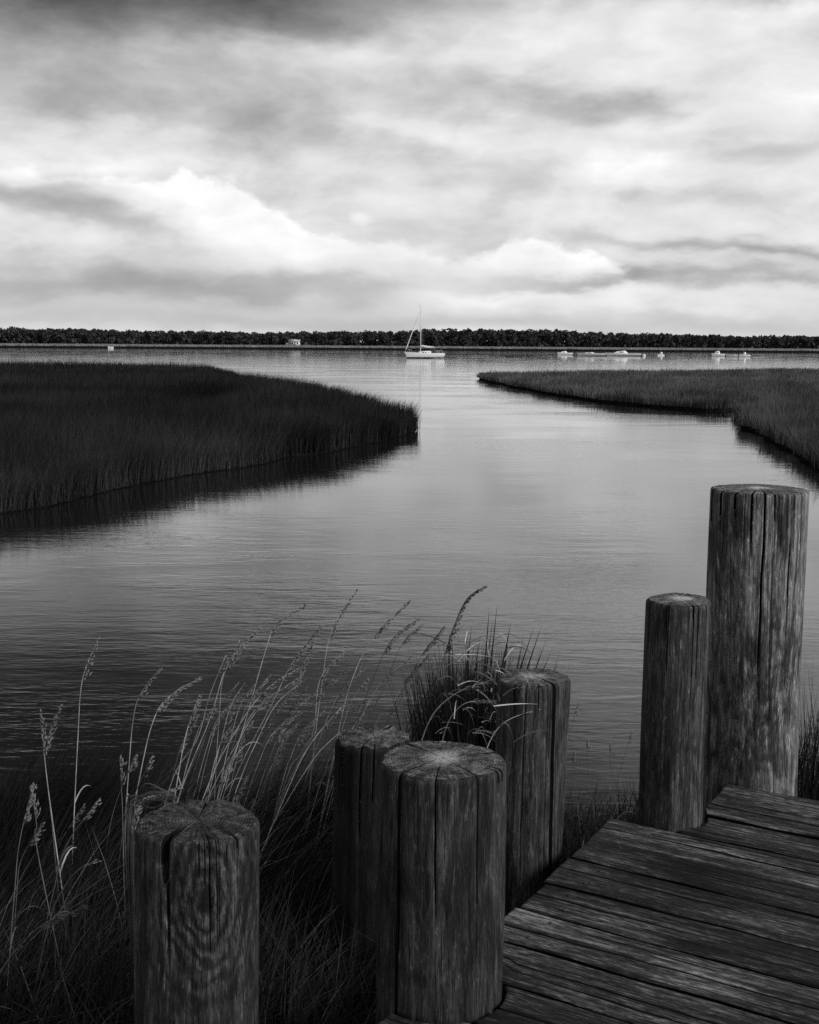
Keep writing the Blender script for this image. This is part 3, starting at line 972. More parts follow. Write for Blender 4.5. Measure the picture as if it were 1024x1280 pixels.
def make_plank(vt, vb, us, idx):
    r = np.random.default_rng(100 + idx)
    gap = 0.0062
    us = us + r.uniform(-0.012, 0.010)
    nu = 150
    s = np.linspace(0, 1, nu) ** 1.25
    ph = r.uniform(0, 6.28, 8)
    # wandering splits along the board: mean place across it, opening, where it opens
    cr_ = [(r.uniform(0.42, 0.58), r.uniform(0.0045, 0.0068), 0.022, -0.5, 3.5, r.uniform(0, 6, 3))]
    for q in (r.uniform(0.15, 0.30), r.uniform(0.70, 0.85)):
        a = r.uniform(-0.3, 1.2)
        cr_.append((q, r.uniform(0.0025, 0.0045), 0.014, a, a + r.uniform(0.4, 1.5), r.uniform(0, 6, 3)))
    cr_.sort(key=lambda q: q[0])
    bw_ = vt - vb
    rows_spec = [('f', 0.0), ('f', 0.025)]
    last = 0.025
    for k_, q in enumerate(cr_):
        for z_ in (0.33, 0.66):
            rows_spec.append(('mix', k_ - 1, k_, z_))
        rows_spec += [('c', k_, -1.0), ('c', k_, -0.8), ('c', k_, 0.8), ('c', k_, 1.0)]
    for z_ in (0.33, 0.66):
        rows_spec.append(('mix', len(cr_) - 1, len(cr_), z_))
    rows_spec += [('f', 0.975), ('f', 1.0)]
    nv = len(rows_spec)
    cracks = []

    def cpos(k_, u):
        if k_ < 0:
            return 0.025
        if k_ >= len(cr_):
            return 0.975
        q = cr_[k_]
        return q[0] + 0.030 * math.sin(u * 2.6 + q[5][0]) + 0.012 * math.sin(u * 9 + q[5][1]) + 0.005 * math.sin(u * 31 + q[5][2])

    def rowpos(j, u):
        t = rows_spec[j]
        if t[0] == 'f':
            return t[1], 0.0
        if t[0] == 'mix':
            a_, b_ = cpos(t[1], u), cpos(t[2], u)
            return a_ + (b_ - a_) * t[3], 0.0
        q = cr_[t[1]]
        op = 0.45 + 0.55 * math.sin(u * 3.3 + q[5][2]) + 0.35 * math.sin(u * 8 + q[5][0])
        op = max(0.30, min(1.0, op)) * max(0.0, min(1.0, (u - q[3]) * 8, (q[4] - u) * 8))
        hw = max(0.0003, q[1] * op) / bw_
        return cpos(t[1], u) + t[2] * hw, (q[2] * min(1.0, op * 2) if abs(t[2]) < 0.9 else 0.0)
    tilt = r.uniform(-0.02, 0.02)
    lift = r.uniform(-0.005, 0.004)
    X = np.zeros((nu, nv, 3))
    for j in range(nv):
        for i in range(nu):
            fj, _dz = rowpos(j, us + (U_END - us) * s[i])
            vtop, vbot = vt - gap, vb + gap
            # nearest u start for this strip
            v0 = vtop + (vbot - vtop) * fj
            u0 = us
            for cu, cv, cr in CUTS:
                if abs(v0 - cv) < cr and (vt + vb) / 2 < cv + 0.2 and us > cu - 0.3:
                    if not (vt < cv - 0.09):
                        if vb > cv - cr - 0.16 and not (vb > cv + 0.08):
                            u0 = max(u0, cu + math.sqrt(cr * cr - (v0 - cv) ** 2))
            u = u0 + (U_END - u0) * s[i]
            for cu, cv, cr in CUTS:
                if abs(u - cu) < cr:
                    hh = math.sqrt(cr * cr - (u - cu) ** 2)
                    if vt < cv - 0.05:                       # plank in front of the pile
                        vtop = min(vtop, cv - hh)
                    if vb > cv + 0.05:                       # plank behind it
                        vbot = max(vbot, cv + hh)
            wob = 0.0022 * math.sin(u * 3.1 + ph[0]) + 0.0012 * math.sin(u * 11 + ph[1])
            v_ = vtop + (vbot - vtop) * fj + wob * (1 - 2 * fj)
            z = lift + tilt * (fj - 0.5) * 0.19
            z += 0.0012 * math.sin(fj * 9 + ph[2]) + 0.0015 * math.sin(u * 2.3 + ph[3])
            if j in (0, nv - 1):
                z -= 0.004 + 0.002 * math.sin(u * 17 + ph[4])
            z -= _dz
            if i == 0:
                z -= 0.006
            X[i, j] = (u, v_, z)
    mb = MB()
    mb.grid(X[:, ::-1])
    # sides and ends down to the underside
    ring = np.concatenate([X[:, 0], X[-1, 1:], X[::-1, -1][1:], X[0, ::-1][1:-1]])
    low = ring.copy()
    low[:, 2] = -0.045
    nf = (nu - 1) * (nv - 1)
    mb.grid(np.stack([low, ring]), close_u=True)
    o = mb.build('plank', M['plank'], deck, smooth=False)
    o.data.materials.append(M['joist'])                      # near-black plank sides: shade of the gaps painted in
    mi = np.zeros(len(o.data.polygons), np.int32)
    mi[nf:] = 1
    crk = np.zeros(nv - 1, bool)                              # split walls coloured near-black to stand in for their shade
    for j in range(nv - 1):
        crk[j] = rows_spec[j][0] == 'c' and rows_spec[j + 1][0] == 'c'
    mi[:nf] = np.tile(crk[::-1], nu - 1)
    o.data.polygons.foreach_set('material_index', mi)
    return o


for i, (a, b, u) in enumerate(planks):
    make_plank(a, b, u, i)
nail = bpy.data.meshes.new('nail_head')
k8 = [(0.0055 * math.cos(i * math.pi / 4), 0.0055 * math.sin(i * math.pi / 4)) for i in range(8)]
nail.from_pydata([(x, y, 0) for x, y in k8] + [(x * 0.8, y * 0.8, 0.0025) for x, y in k8], [], [tuple(range(8, 16))] + [(i, (i + 1) % 8, 8 + (i + 1) % 8, 8 + i) for i in range(8)])
nail.materials.append(M['nail'])
for i, (a, b, u) in enumerate(planks[:12]):
    for f in (0.24, 0.76):
        for uu in (0.12, 1.0):
            if uu < u + 0.05 or (i == 8 and uu < 0.3):
                continue
            o = bpy.data.objects.new('nail_head', nail)
            COL.objects.link(o)
            o.parent = deck
            o.location = (uu + rng.uniform(-0.012, 0.012), a + (b - a) * f, 0.0015)
# joists
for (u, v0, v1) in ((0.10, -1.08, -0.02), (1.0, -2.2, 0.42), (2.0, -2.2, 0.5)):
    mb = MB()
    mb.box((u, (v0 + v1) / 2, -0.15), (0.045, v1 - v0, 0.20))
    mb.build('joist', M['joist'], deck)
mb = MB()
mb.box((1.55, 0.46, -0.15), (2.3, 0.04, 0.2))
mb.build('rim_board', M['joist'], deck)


# ------------------------------------------------------------------ pilings
def piling(idx, c, R, top, label, mats, cracks, knots=(), taper=0.03, lean=(0, 0), rough=0.0, bottom=0.3, dome=0.004):
    """round timber: shaft with drying cracks, and its sawn top. cracks: (angle deg from the viewer side, width m, depth m, length m)"""
    r = np.random.default_rng(500 + idx)
    zt = DECK_Z + top
    root = empty('timber_piling', (c[0], c[1], bottom))
    tag(root, label, 'piling')
    H = zt - bottom
    # angle 0 points to the viewer, positive to the right
    view = math.atan2(-c[1], -c[0])
    allc = [(math.radians(a) + view, w_, d_, L_) for a, w_, d_, L_ in cracks]
    for _ in range(20):                                       # many short fine checks at the rim
        allc.append((r.uniform(0, 2 * math.pi), r.uniform(0.0018, 0.0045), r.uniform(0.005, 0.012), r.uniform(0.03, 0.35) ** 1.2))
    for _ in range(9):                                        # long hairline splits
        allc.append((r.uniform(0, 2 * math.pi), r.uniform(0.0012, 0.0024), r.uniform(0.005, 0.010), r.uniform(0.15, 0.9)))
    th = list(np.linspace(0, 2 * math.pi, 110, endpoint=False))
    for a, w_, d_, L_ in allc:
        q = w_ / R / 2
        th += [a - q * 1.02, a - q * 0.88, a, a + q * 0.88, a + q * 1.02]
    th = np.unique(np.round(np.mod(th, 2 * math.pi), 5))
    n = len(th)
    zs = H - np.concatenate([np.linspace(0, 0.016, 4), np.linspace(0.03, 0.4, 26), np.linspace(0.42, H, 44)])

    def adiff(a):
        return (th - a + math.pi) % (2 * math.pi) - math.pi

    rows = []
    wig = r.uniform(0, 6.28, 30)
    for i, z in enumerate(zs):
        dz = H - z
        rad = R * (1 + taper * (dz / 1.2))
        rr = rad + 0.0055 * np.sin(th * 2 + wig[0] + z * 1.3) + 0.003 * np.sin(th * 3 + wig[20] - z * 3.1) + 0.0025 * np.sin(th * 5 + wig[1] + z * 2.7) + 0.0012 * np.sin(th * 17 + wig[2] + z * 1.1)
        rr += 0.0008 * np.sin(th * 41 + wig[3] + 3 * np.sin(z * 2 + th))
        for kk, (a, w_, d_, L_) in enumerate(allc):
            if dz > L_:
                continue
            f = min(1.0, (L_ - dz) / (0.4 * L_ + 1e-6))
            d_a = adiff(a)
            g_ = np.clip(1 - np.abs(d_a) * R / (w_ * 0.5 + 1e-6), 0, 1)
            rr -= d_ * f * np.minimum(1, g_ * 9)
        for (ka, kz, kr, kh) in knots:
            d2 = ((adiff(math.radians(ka) + view) * R) ** 2 + ((dz - kz) * 0.8) ** 2) / kr ** 2
            rr += kh * np.exp(-d2 * 0.8) - kh * 1.3 * np.exp(-d2 * 7)
        if i < 3:                                             # worn arris
            rr -= (0.008, 0.0022, 0.0005)[i] * (1 + 0.3 * np.sin(th * 23 + wig[5]) * np.sin(th * 9 + wig[6]) + 1.1 * np.clip(np.sin(th * 4 + wig[21]) * np.sin(th * 7 + wig[22]) - 0.55, 0, 1)) + rough * (0.02, 0.012, 0.005)[i] * (0.5 + 0.5 * np.sin(th * 7 + wig[7]))
        zi = np.full(n, z)
        if i == 0:
            zi = zi - rough * 0.02 * (np.sin(th * 6 + wig[8]) + np.sin(th * 13 + wig[9]))
        lx, ly = lean[0] * (z - H), lean[1] * (z - H)
        tw = th + (0.02 * math.sin(dz * 5 + idx) + 0.008 * math.sin(dz * 23 + idx * 2) - 0.02 * math.sin(idx)) * min(1.0, dz * 4)
        rows.append(np.stack([rr * np.cos(tw) + lx, rr * np.sin(tw) + ly, zi], 1))
    mb = MB()
    mb.grid(np.stack(rows)[::-1], close_u=True)
    so_ = mb.build('shaft', mats[0], root, smooth=True)
    so_.data.materials.append(M['joist'])                    # shade inside the larger splits, painted as near-black faces
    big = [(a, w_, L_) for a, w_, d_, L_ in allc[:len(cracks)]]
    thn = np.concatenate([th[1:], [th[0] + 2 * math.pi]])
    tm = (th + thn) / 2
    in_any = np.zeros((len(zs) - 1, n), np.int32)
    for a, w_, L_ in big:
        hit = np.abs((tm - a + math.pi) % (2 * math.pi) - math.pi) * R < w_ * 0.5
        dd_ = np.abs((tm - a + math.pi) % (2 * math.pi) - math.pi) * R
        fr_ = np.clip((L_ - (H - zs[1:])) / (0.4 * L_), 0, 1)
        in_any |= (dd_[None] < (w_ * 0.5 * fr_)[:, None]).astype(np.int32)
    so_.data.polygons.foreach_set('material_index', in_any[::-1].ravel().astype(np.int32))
    # sawn top
    rim = rows[0]
    trows = []
    fr = np.concatenate([np.linspace(1, 0.9, 5), np.linspace(0.85, 0.12, 22), [0.07, 0.03]])
    for j, f in enumerate(fr):
        p = rim.copy()
        p[:, :2] *= f
        rho = f * R
        p[:, 2] = rim[:, 2] * f + (H) * (1 - f) + dome * (1 - f * f)
        p[:, 2] += (0.0008 + rough * 0.004) * (np.sin(th * 9 + rho * 60 + wig[10]) * np.sin(rho * 210 + wig[11])) * (f < 0.97)
        if rough:
            p[:, 2] += rough * 0.006 * np.sin(th * 3 + wig[12] + rho * 40) * np.sin(th * 5 + wig[13]) * (f < 0.97) - rough * 0.02 * math.exp(-(rho / 0.03) ** 2)
        for kk, (a, w_, d_, L_) in enumerate(allc):
            reach = 1.0 if L_ > 0.5 and kk < len(cracks) else min(0.4, L_ * 1.2)
            if 1 - f > reach:
                continue
            g_ = np.clip(1 - np.abs(adiff(a)) * R / (w_ * 0.5), 0, 1)
            p[:, 2] -= min(d_, 0.030) * np.minimum(1, g_ * 9) * (1.0 if reach == 1.0 else min(1, (reach - (1 - f)) * 4))
        trows.append(p)
    P = np.stack(trows)
    mb = MB()
    mb.grid(P, close_u=True)
    k0 = (len(fr) - 1) * n
    cpt = np.array([[0, 0, H + dome - 0.010 - rough * 0.02]])
    mb.add(cpt)
    mb.t.append(np.array([(k0 + i, k0 + (i + 1) % n, len(fr) * n) for i in range(n)]))
    ct = mb.build('cut_top', mats[1], root, smooth=True)
    ct.data.materials.append(M['joist'])  # painted shade for the splits across the top
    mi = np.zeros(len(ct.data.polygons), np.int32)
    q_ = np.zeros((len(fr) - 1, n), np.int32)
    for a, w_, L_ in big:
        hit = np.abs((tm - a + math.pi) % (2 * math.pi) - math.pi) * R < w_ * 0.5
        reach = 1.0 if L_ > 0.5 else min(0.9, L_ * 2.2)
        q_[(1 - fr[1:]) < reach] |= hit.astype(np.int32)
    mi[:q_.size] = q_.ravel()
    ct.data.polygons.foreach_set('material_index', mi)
    return root


def knot_point(c, R, ang_deg, H, dz):
    a = math.atan2(-c[1], -c[0]) + math.radians(ang_deg)
    return (R * math.cos(a), R * math.sin(a), H - dz)


def hgt(top, bottom=0.3):
    return DECK_Z + top - bottom


c, R, top, lean = PIL[0]
piling(0, c, R, top, 'thick piling with pale star-cracked top, nearest the deck at front centre',
       (wood_side_mat('piling_side_a', 1, 0.036, stain=0.5), wood_top_mat('piling_top_a', 1, 0.10, 1.5)),
       [(-43, 0.009, 0.05, 1.6), (36, 0.0055, 0.03, 0.52), (-6, 0.004, 0.014, 0.34), (60, 0.006, 0.014, 0.06), (66, 0.006, 0.014, 0.07), (112, 0.010, 0.025, 0.6), (-140, 0.008, 0.02, 0.6)],
       lean=lean)
c, R, top, lean = PIL[1]
piling(1, c, R, top, 'slim leaning piling rising from the deck notch left of the tallest piling',
       (wood_side_mat('piling_side_b', 2, 0.055, stain=0.45), wood_top_mat('piling_top_b', 2, 0.14, 1.2)),
       [(-60, 0.005, 0.010, 0.20), (-20, 0.004, 0.010, 0.12), (25, 0.003, 0.008, 0.5), (160, 0.005, 0.010, 0.6)], lean=lean)
c, R, top, lean = PIL[2]
kn = knot_point(c, R, 22, hgt(top), 0.80)
piling(2, c, R, top, 'tallest and thickest piling with a knot low down, at the right',
       (wood_side_mat('piling_side_c', 3, 0.15, knot=kn, rings=0.35, stain=0.7), wood_top_mat('piling_top_c', 3, 0.15, 1.2)),
       [(8, 0.008, 0.018, 0.78), (42, 0.006, 0.014, 0.62), (-48, 0.010, 0.016, 0.16), (-28, 0.010, 0.016, 0.12), (-70, 0.008, 0.012, 0.2), (60, 0.006, 0.012, 0.3), (-8, 0.008, 0.014, 0.22),
        (20, 0.005, 0.010, 0.1)],
       knots=((22, 0.80, 0.035, 0.012),), lean=lean)
c, R, top, lean = PIL[3]
piling(3, c, R, top, 'piling half covered by the grass tuft, outside the deck edge',
       (wood_side_mat('piling_side_d', 4, 0.046, stain=0.45), wood_top_mat('piling_top_d', 4, 0.11, 1.0)),
       [(40, 0.014, 0.05, 1.6), (-75, 0.007, 0.02, 0.55), (-30, 0.004, 0.01, 0.10), (10, 0.004, 0.01, 0.08), (160, 0.006, 0.012, 0.6)], lean=lean)
c, R, top, lean = PIL[4]
piling(4, c, R, top, 'dark rough-topped piling standing behind the star-cracked one',
       (wood_side_mat('piling_side_e', 5, 0.011, stain=0.6), wood_top_mat('piling_top_e', 5, 0.10, 0.3, 1.0)),
       [(-20, 0.006, 0.012, 0.3), (150, 0.006, 0.012, 0.6)], rough=0.18, lean=lean)
c, R, top, lean = PIL[5]
kn = knot_point(c, R, 6, hgt(top), 0.13)
piling(5, c, R, top, 'piling with a large ringed knot below its rough top, at lower left',
       (wood_side_mat('piling_side_f', 6, 0.042, knot=kn, rings=1.0, stain=0.5), wood_top_mat('piling_top_f', 6, 0.055, 0.1, 1.0)),
       [(-36, 0.016, 0.024, 0.12), (-32, 0.008, 0.015, 0.3), (38, 0.006, 0.012, 0.05), (170, 0.008, 0.015, 0.6)],
       knots=((6, 0.10, 0.05, 0.008),), rough=0.14, lean=lean)


# ------------------------------------------------------------------ grass stalks with seed heads
def catmull(P, n=8):
    P = np.asarray(P, float)
    Q = np.concatenate([[2 * P[0] - P[1]], P, [2 * P[-1] - P[-2]]])
    out_ = []
    for i in range(1, len(Q) - 2):
        t = np.linspace(0, 1, n, endpoint=False)[:, None]
        p0, p1, p2, p3 = Q[i - 1:i + 3]
        out_.append(0.5 * (2 * p1 + (p2 - p0) * t + (2 * p0 - 5 * p1 + 4 * p2 - p3) * t * t + (3 * p1 - p0 - 3 * p2 + p3) * t ** 3))
    out_.append(P[-1:])
    return np.concatenate(out_)


def stalk(path, label, head=0.22, dense=1.0, thick=1.0, mat='stalk', group=None, seed=0, side=1.0, leaf=True):
    r = np.random.default_rng(900 + seed)
    path = np.asarray(path, float)
    base = path[0].copy()
    base[2] = float(bank_z(base[0], base[1])) - 0.02
    if path[0][2] - base[2] > 0.06:
        dv = path[1] - path[0]
        dv = dv / max(0.05, abs(dv[2])) * np.sign(dv[2] + 1e-9)
        foot = path[0] - np.clip(dv, -0.35, 0.35) * (path[0][2] - base[2]) * 0.8
        foot = np.array([foot[0], foot[1], float(bank_z(foot[0], foot[1])) - 0.02])
        path = np.concatenate([[foot], path])
    else:
        foot = path[0]
    C_ = catmull(path - foot, 7)
    root = empty('grass_stalk', foot)
    tag(root, label, 'grass stalk', group)
    rad = np.linspace(0.0025, 0.0012, len(C_)) * thick
    mb = MB()
    mb.tube(C_, rad, 5)
    mb.build('stem', M[mat], root, smooth=True)
    L = np.concatenate([[0], np.cumsum(np.linalg.norm(np.diff(C_, axis=0), axis=1))])
    if head:
        mb = MB()
        ns = int(62 * dense * head / 0.22)
        for k_ in range(ns):
            t = L[-1] - head * (1 - (k_ + r.random()) / ns) ** 1.0
            p = np.array([np.interp(t, L, C_[:, a]) for a in range(3)])
            q = np.array([np.interp(min(t + 0.02, L[-1]), L, C_[:, a]) for a in range(3)])
            q0 = np.array([np.interp(t - 0.02, L, C_[:, a]) for a in range(3)])
            tg = (q - q0) / (np.linalg.norm(q - q0) + 1e-9)
            f = (t - (L[-1] - head)) / head
            ln = r.uniform(0.016, 0.030) * (1.15 - 0.5 * f)
            off = np.array([side * r.uniform(0.1, 1.0), r.uniform(-0.5, 0.5), r.uniform(-0.5, 0.35)])
            br = r.random() ** 2 * 0.022 * (1 - 0.55 * f)
            st = p + off / np.linalg.norm(off) * br
            if br > 0.008:
                mb.tube([p - tg * 0.01, (p + st) / 2 + tg * 0.004, st], 0.0005 * thick, 3, cap=False)
            mb.octa(st, tg * 0.9 + off * 0.55, ln, 0.0036 * thick)
        mb.build('seed_head', M['seed'], root)
    if leaf:
        for k_ in range(r.integers(1, 3)):
            t = L[-1] * r.uniform(0.15, 0.5)
            p = np.array([np.interp(t, L, C_[:, a]) for a in range(3)])
            a = r.normal(0.2, 0.9)
            ll = r.uniform(0.12, 0.28)
            sN = 7
            s_ = np.linspace(0, 1, sN)
            pts = p + np.stack([math.cos(a) * ll * 0.55 * s_, math.sin(a) * ll * 0.4 * s_, ll * (0.9 * s_ - 0.7 * s_ ** 2.2)], 1)
            wv = 0.0035 * thick * (1 - s_ ** 2)[:, None] * np.array([[-math.sin(a) * 0.7, math.cos(a) * 0.3, 0.6]])
            mb = MB()
            mb.grid(np.stack([pts - wv, pts + wv * 0.2 + np.array([0, 0, -0.0008]), pts + wv], 1))
            mb.build('leaf', M[mat], root, smooth=True)
    return root


def pix(pts, y, dy_=0.0):
    n = len(pts)
    return [at_depth(p[0], p[1], y + dy_ * i / max(1, n - 1)) for i, p in enumerate(pts)]


SG = 'tall grass stalks along the bank'
ST = [  # path in survey directions, distance, label, head length, density, thickness, material
    ([(90, 1085), (97, 930), (103, 850), (122, 801)], 4.4, 'tall lone grass stalk with small drooping tip near the left edge', 0.17, 0.5, 1.0, 'stalk'),
    ([(80, 1130), (62, 1000), (55, 940), (50, 893)], 4.0, 'leftmost stalk, upright with a thick pale head', 0.16, 1.1, 1.1, 'stalk'),
    ([(66, 1040), (56, 945), (62, 915), (75, 882)], 4.05, 'short nodding stalk beside the thick-headed leftmost one', 0.14, 1.0, 0.8, 'stalk_dim'),
    ([(160, 975), (168, 890), (182, 858), (200, 836)], 4.6, 'curved stalk left of the heavy nodding one, over dark water', 0.19, 0.6, 0.9, 'stalk'),
    ([(172, 985), (192, 900), (215, 868), (250, 848)], 4.6, 'stalk bowing right with a long heavy pale head over dark water', 0.22, 1.5, 1.0, 'stalk'),
    ([(222, 1000), (262, 900), (285, 830), (325, 783)], 4.7, 'long straight stalk left of the thicket with a pale ribbed head', 0.24, 1.1, 1.1, 'stalk'),
    ([(212, 985), (246, 925), (262, 870), (282, 820)], 4.65, 'bare-looking slanting stem at the left of the thicket', 0.10, 0.4, 1.0, 'stalk'),
    ([(270, 960), (274, 900), (279, 848), (300, 800)], 4.75, 'thin upright stem crossing the ribbed-headed stalk', 0.05, 0.3, 0.8, 'stalk'),
    ([(278, 1000), (310, 890), (333, 810), (346, 780), (380, 757)], 4.9, 'tall stalk with a dark bushy tip bending right against grey water', 0.20, 1.3, 1.0, 'stalk'),
    ([(255, 995), (300, 905), (335, 860), (372, 836)], 4.6, 'pale arching stalk low in the middle of the thicket', 0.2, 1.2, 1.0, 'stalk'),
    ([(285, 995), (340, 880), (365, 830), (400, 783)], 5.0, 'drooping bushy stalk in the middle of the thicket', 0.24, 1.5, 1.0, 'stalk'),
    ([(305, 985), (345, 900), (375, 840), (392, 800)], 4.9, 'stalk with a feathery dark head at mid thicket', 0.22, 1.3, 0.9, 'stalk_dim'),
    ([(392, 940), (402, 860), (414, 790), (445, 738)], 5.0, 'tall upright stalk with sparse open head, right of the thicket', 0.24, 0.55, 1.0, 'stalk'),
    ([(352, 1000), (390, 920), (400, 850), (432, 812)], 4.8, 'stalk bending right below the sparse-headed tall one', 0.18, 0.9, 0.9, 'stalk'),
    ([(420, 930), (440, 850), (468, 795), (511, 752)], 5.0, 'tall stalk with hooked dark head above the hidden piling', 0.22, 1.1, 1.0, 'stalk'),
    ([(440, 925), (470, 840), (490, 800), (522, 774)], 5.05, 'dark bushy stalk leaning right above the hidden piling', 0.22, 1.7, 1.0, 'stalk_dim'),
    ([(450, 930), (480, 860), (503, 805), (527, 781)], 5.1, 'shorter twin of the bushy stalk above the hidden piling', 0.13, 1.5, 0.9, 'stalk_dim'),
    ([(470, 935), (505, 860), (530, 815), (554, 785)], 5.0, 'thin stalk ending in one narrow dark spike before the tuft', 0.16, 1.2, 0.8, 'stalk_dim'),
    ([(500, 930), (545, 850), (565, 790), (583, 750), (606, 733)], 4.6, 'tallest stalk at the tuft, with a big one-sided seed head', 0.34, 1.4, 1.1, 'stalk_dim'),
    ([(515, 985), (535, 905), (568, 868), (615, 850)], 4.2, 'pale bent stalk arching across the dark tuft', 0.12, 0.9, 1.3, 'stalk'),
    ([(548, 985), (556, 915), (580, 880), (620, 878)], 4.15, 'lower pale bent stalk hanging in the dark tuft', 0.10, 1.2, 1.1, 'stalk'),
    ([(596, 1010), (604, 950), (628, 905), (680, 884)], 3.5, 'short pale stalk lying across the side of the half-covered piling', 0.08, 1.0, 0.8, 'stalk'),
    ([(-40, 1290), (0, 1215), (48, 1160), (105, 1133)], 2.9, 'pale bent stalk lying low at the bottom left corner', 0.14, 1.1, 0.9, 'stalk_dim'),
    ([(60, 1160), (80, 1110), (95, 1090), (118, 1076)], 3.4, 'short hooked stalk above the low one at the lower left', 0.06, 0.8, 0.9, 'stalk_dim'),
    ([(330, 1060), (360, 1000), (395, 945), (425, 915)], 4.0, 'bare pale stem slanting up to the hidden piling', 0.04, 0.4, 0.9, 'stalk'),
    ([(322, 1080), (350, 1010), (385, 935), (430, 880)], 4.1, 'longer bare pale stem beside the slanting one', 0.12, 0.6, 0.9, 'stalk'),
    ([(185, 1120), (165, 1040), (175, 1003), (222, 985)], 3.2, 'stalk drooping over the back of the knotted piling', 0.2, 1.8, 1.2, 'stalk'),
    ([(218, 1000), (230, 930), (238, 900), (248, 872)], 4.5, 'small curled pale head in front of the thicket', 0.12, 1.8, 1.2, 'stalk'),
    ([(20, 1130), (25, 1080), (40, 1050), (52, 1030)], 3.8, 'short fluffy stalk low at the left edge', 0.12, 1.3, 0.9, 'stalk_dim'),
]
for i, (p, y, lab, hd, dn, tk, mt) in enumerate(ST):
    stalk(pix(p, y, rng.uniform(-0.15, 0.15)), lab, hd, dn, tk, mt, SG, i)


def ZONE(x0):
    if x0 < 285:
        return 'thin half-height grass stalk rising right behind the knotted piling', 'half-height stalks behind the knotted piling'
    if x0 < 385:
        return 'thin half-height grass stalk in the open gap between knotted and dark pilings', 'half-height stalks in the gap between pilings'
    return 'thin half-height grass stalk close against the dark rough-topped piling', 'half-height stalks against the dark piling'


for i in range(46):
    x0 = rng.uniform(205, 470)
    y = rng.uniform(4.3, 5.3)
    ty = rng.uniform(820, 915)
    y0 = rng.uniform(975, 1010)
    run = (y0 - ty) * rng.uniform(0.3, 0.75)
    p = [(x0, y0), (x0 + run * 0.35, y0 - (y0 - ty) * 0.5), (x0 + run * 0.62, y0 - (y0 - ty) * 0.8), (x0 + run, ty)]
    stalk(pix(p, y, rng.uniform(-0.2, 0.2)), ZONE(x0)[0], rng.uniform(0.06, 0.2), rng.uniform(0.5, 1.4),
          rng.uniform(0.6, 0.9), 'stalk' if rng.random() < 0.5 else 'stalk_dim', ZONE(x0)[1], 100 + i)
for i in range(14):
    x0 = rng.uniform(10, 330)
    y = rng.uniform(3.4, 4.6)
    y0 = rng.uniform(1060, 1120)
    ty = y0 - rng.uniform(70, 150)
    run = (y0 - ty) * rng.uniform(-0.15, 0.5)
    p = [(x0, y0), (x0 + run * 0.3, y0 - (y0 - ty) * 0.5), (x0 + run, ty)]
    stalk(pix(p, y, rng.uniform(-0.2, 0.2)), ('short dull grass stalk low in the dark grass, far left' if x0 < 160 else 'short dull grass stalk low in the dark grass around the knotted piling'), rng.uniform(0.06, 0.14), rng.uniform(0.8, 1.4),
          rng.uniform(0.7, 1.0), 'stalk_dim', 'short stalks at the far left' if x0 < 160 else 'short stalks round the knotted piling', 200 + i)
for i, (x0, y0, tx, ty) in enumerate(((742, 1010, 733, 925), (772, 1015, 762, 930), (768, 1000, 790, 915), (722, 1010, 716, 940), (705, 960, 722, 880))):
    p = [(x0, y0), ((x0 + tx) / 2 - 2, (y0 + ty) / 2), (tx, ty)]
    stalk(pix(p, 5.3), 'dim thin stalk on the bank between the half-covered and slim pilings', 0.06, 0.8, 0.7, 'stalk_dim', 'dim stalks behind the deck', 260 + i)

# dark tuft beside the half covered piling: one plant, a mass of blades
tb = at_depth(592, 960, 4.35)
tuft = empty('grass_tuft', (tb[0], tb[1], float(bank_z(tb[0], tb[1]))))
tag(tuft, 'dense dark spiky grass tuft behind the half-covered piling', 'grass tuft')
n = 6500
P = np.stack([rng.normal(0.01, 0.075, n), rng.normal(0.05, 0.09, n), np.zeros(n)], 1)
hh = (at_depth(600, 815, 4.35)[2] - float(bank_z(tb[0], tb[1])))
h = hh * rng.uniform(0.55, 1.0, n)
V, F, k = blades(P, h, rng.uniform(0.0, 0.17, n), np.arctan2(P[:, 1], P[:, 0]) + rng.normal(0, 0.7, n), rng.uniform(0.006, 0.011, n), 4)
o = mesh_np('blade_mass', V, F, M['tuft'], tuft, tint=np.repeat(rng.random(n) * 0.5, k))
o['kind'] = 'stuff'
tb_l = np.array([tb[0], tb[1], float(bank_z(tb[0], tb[1]))])
for (bx, tx, ty) in ((590, 583, 790), (600, 612, 757), (605, 622, 752), (612, 640, 772), (620, 637, 785), (625, 668, 782), (633, 678, 779), (640, 683, 800), (560, 562, 785), (574, 590, 780),
                     (566, 566, 800), (582, 601, 792), (645, 690, 812), (640, 700, 826), (630, 655, 795), (598, 616, 775)):
    dpt = rng.uniform(4.3, 4.5)
    Pp = catmull([at_depth(bx, 930, dpt) - tb_l, at_depth((bx * 0.55 + tx * 0.45), (930 + ty) / 2, dpt) - tb_l, at_depth(tx, ty, dpt) - tb_l], 6)
    s_ = np.linspace(0, 1, len(Pp))
    mb = MB()
    wv = 0.0065 * (1 - s_ ** 1.6)[:, None] * np.array([[1, 0.25, 0]])
    mb.grid(np.stack([Pp - wv, Pp + np.array([0, -0.001, 0]), Pp + wv], 1))
    mb.build('long_blade', M['tuft'], tuft, smooth=True)


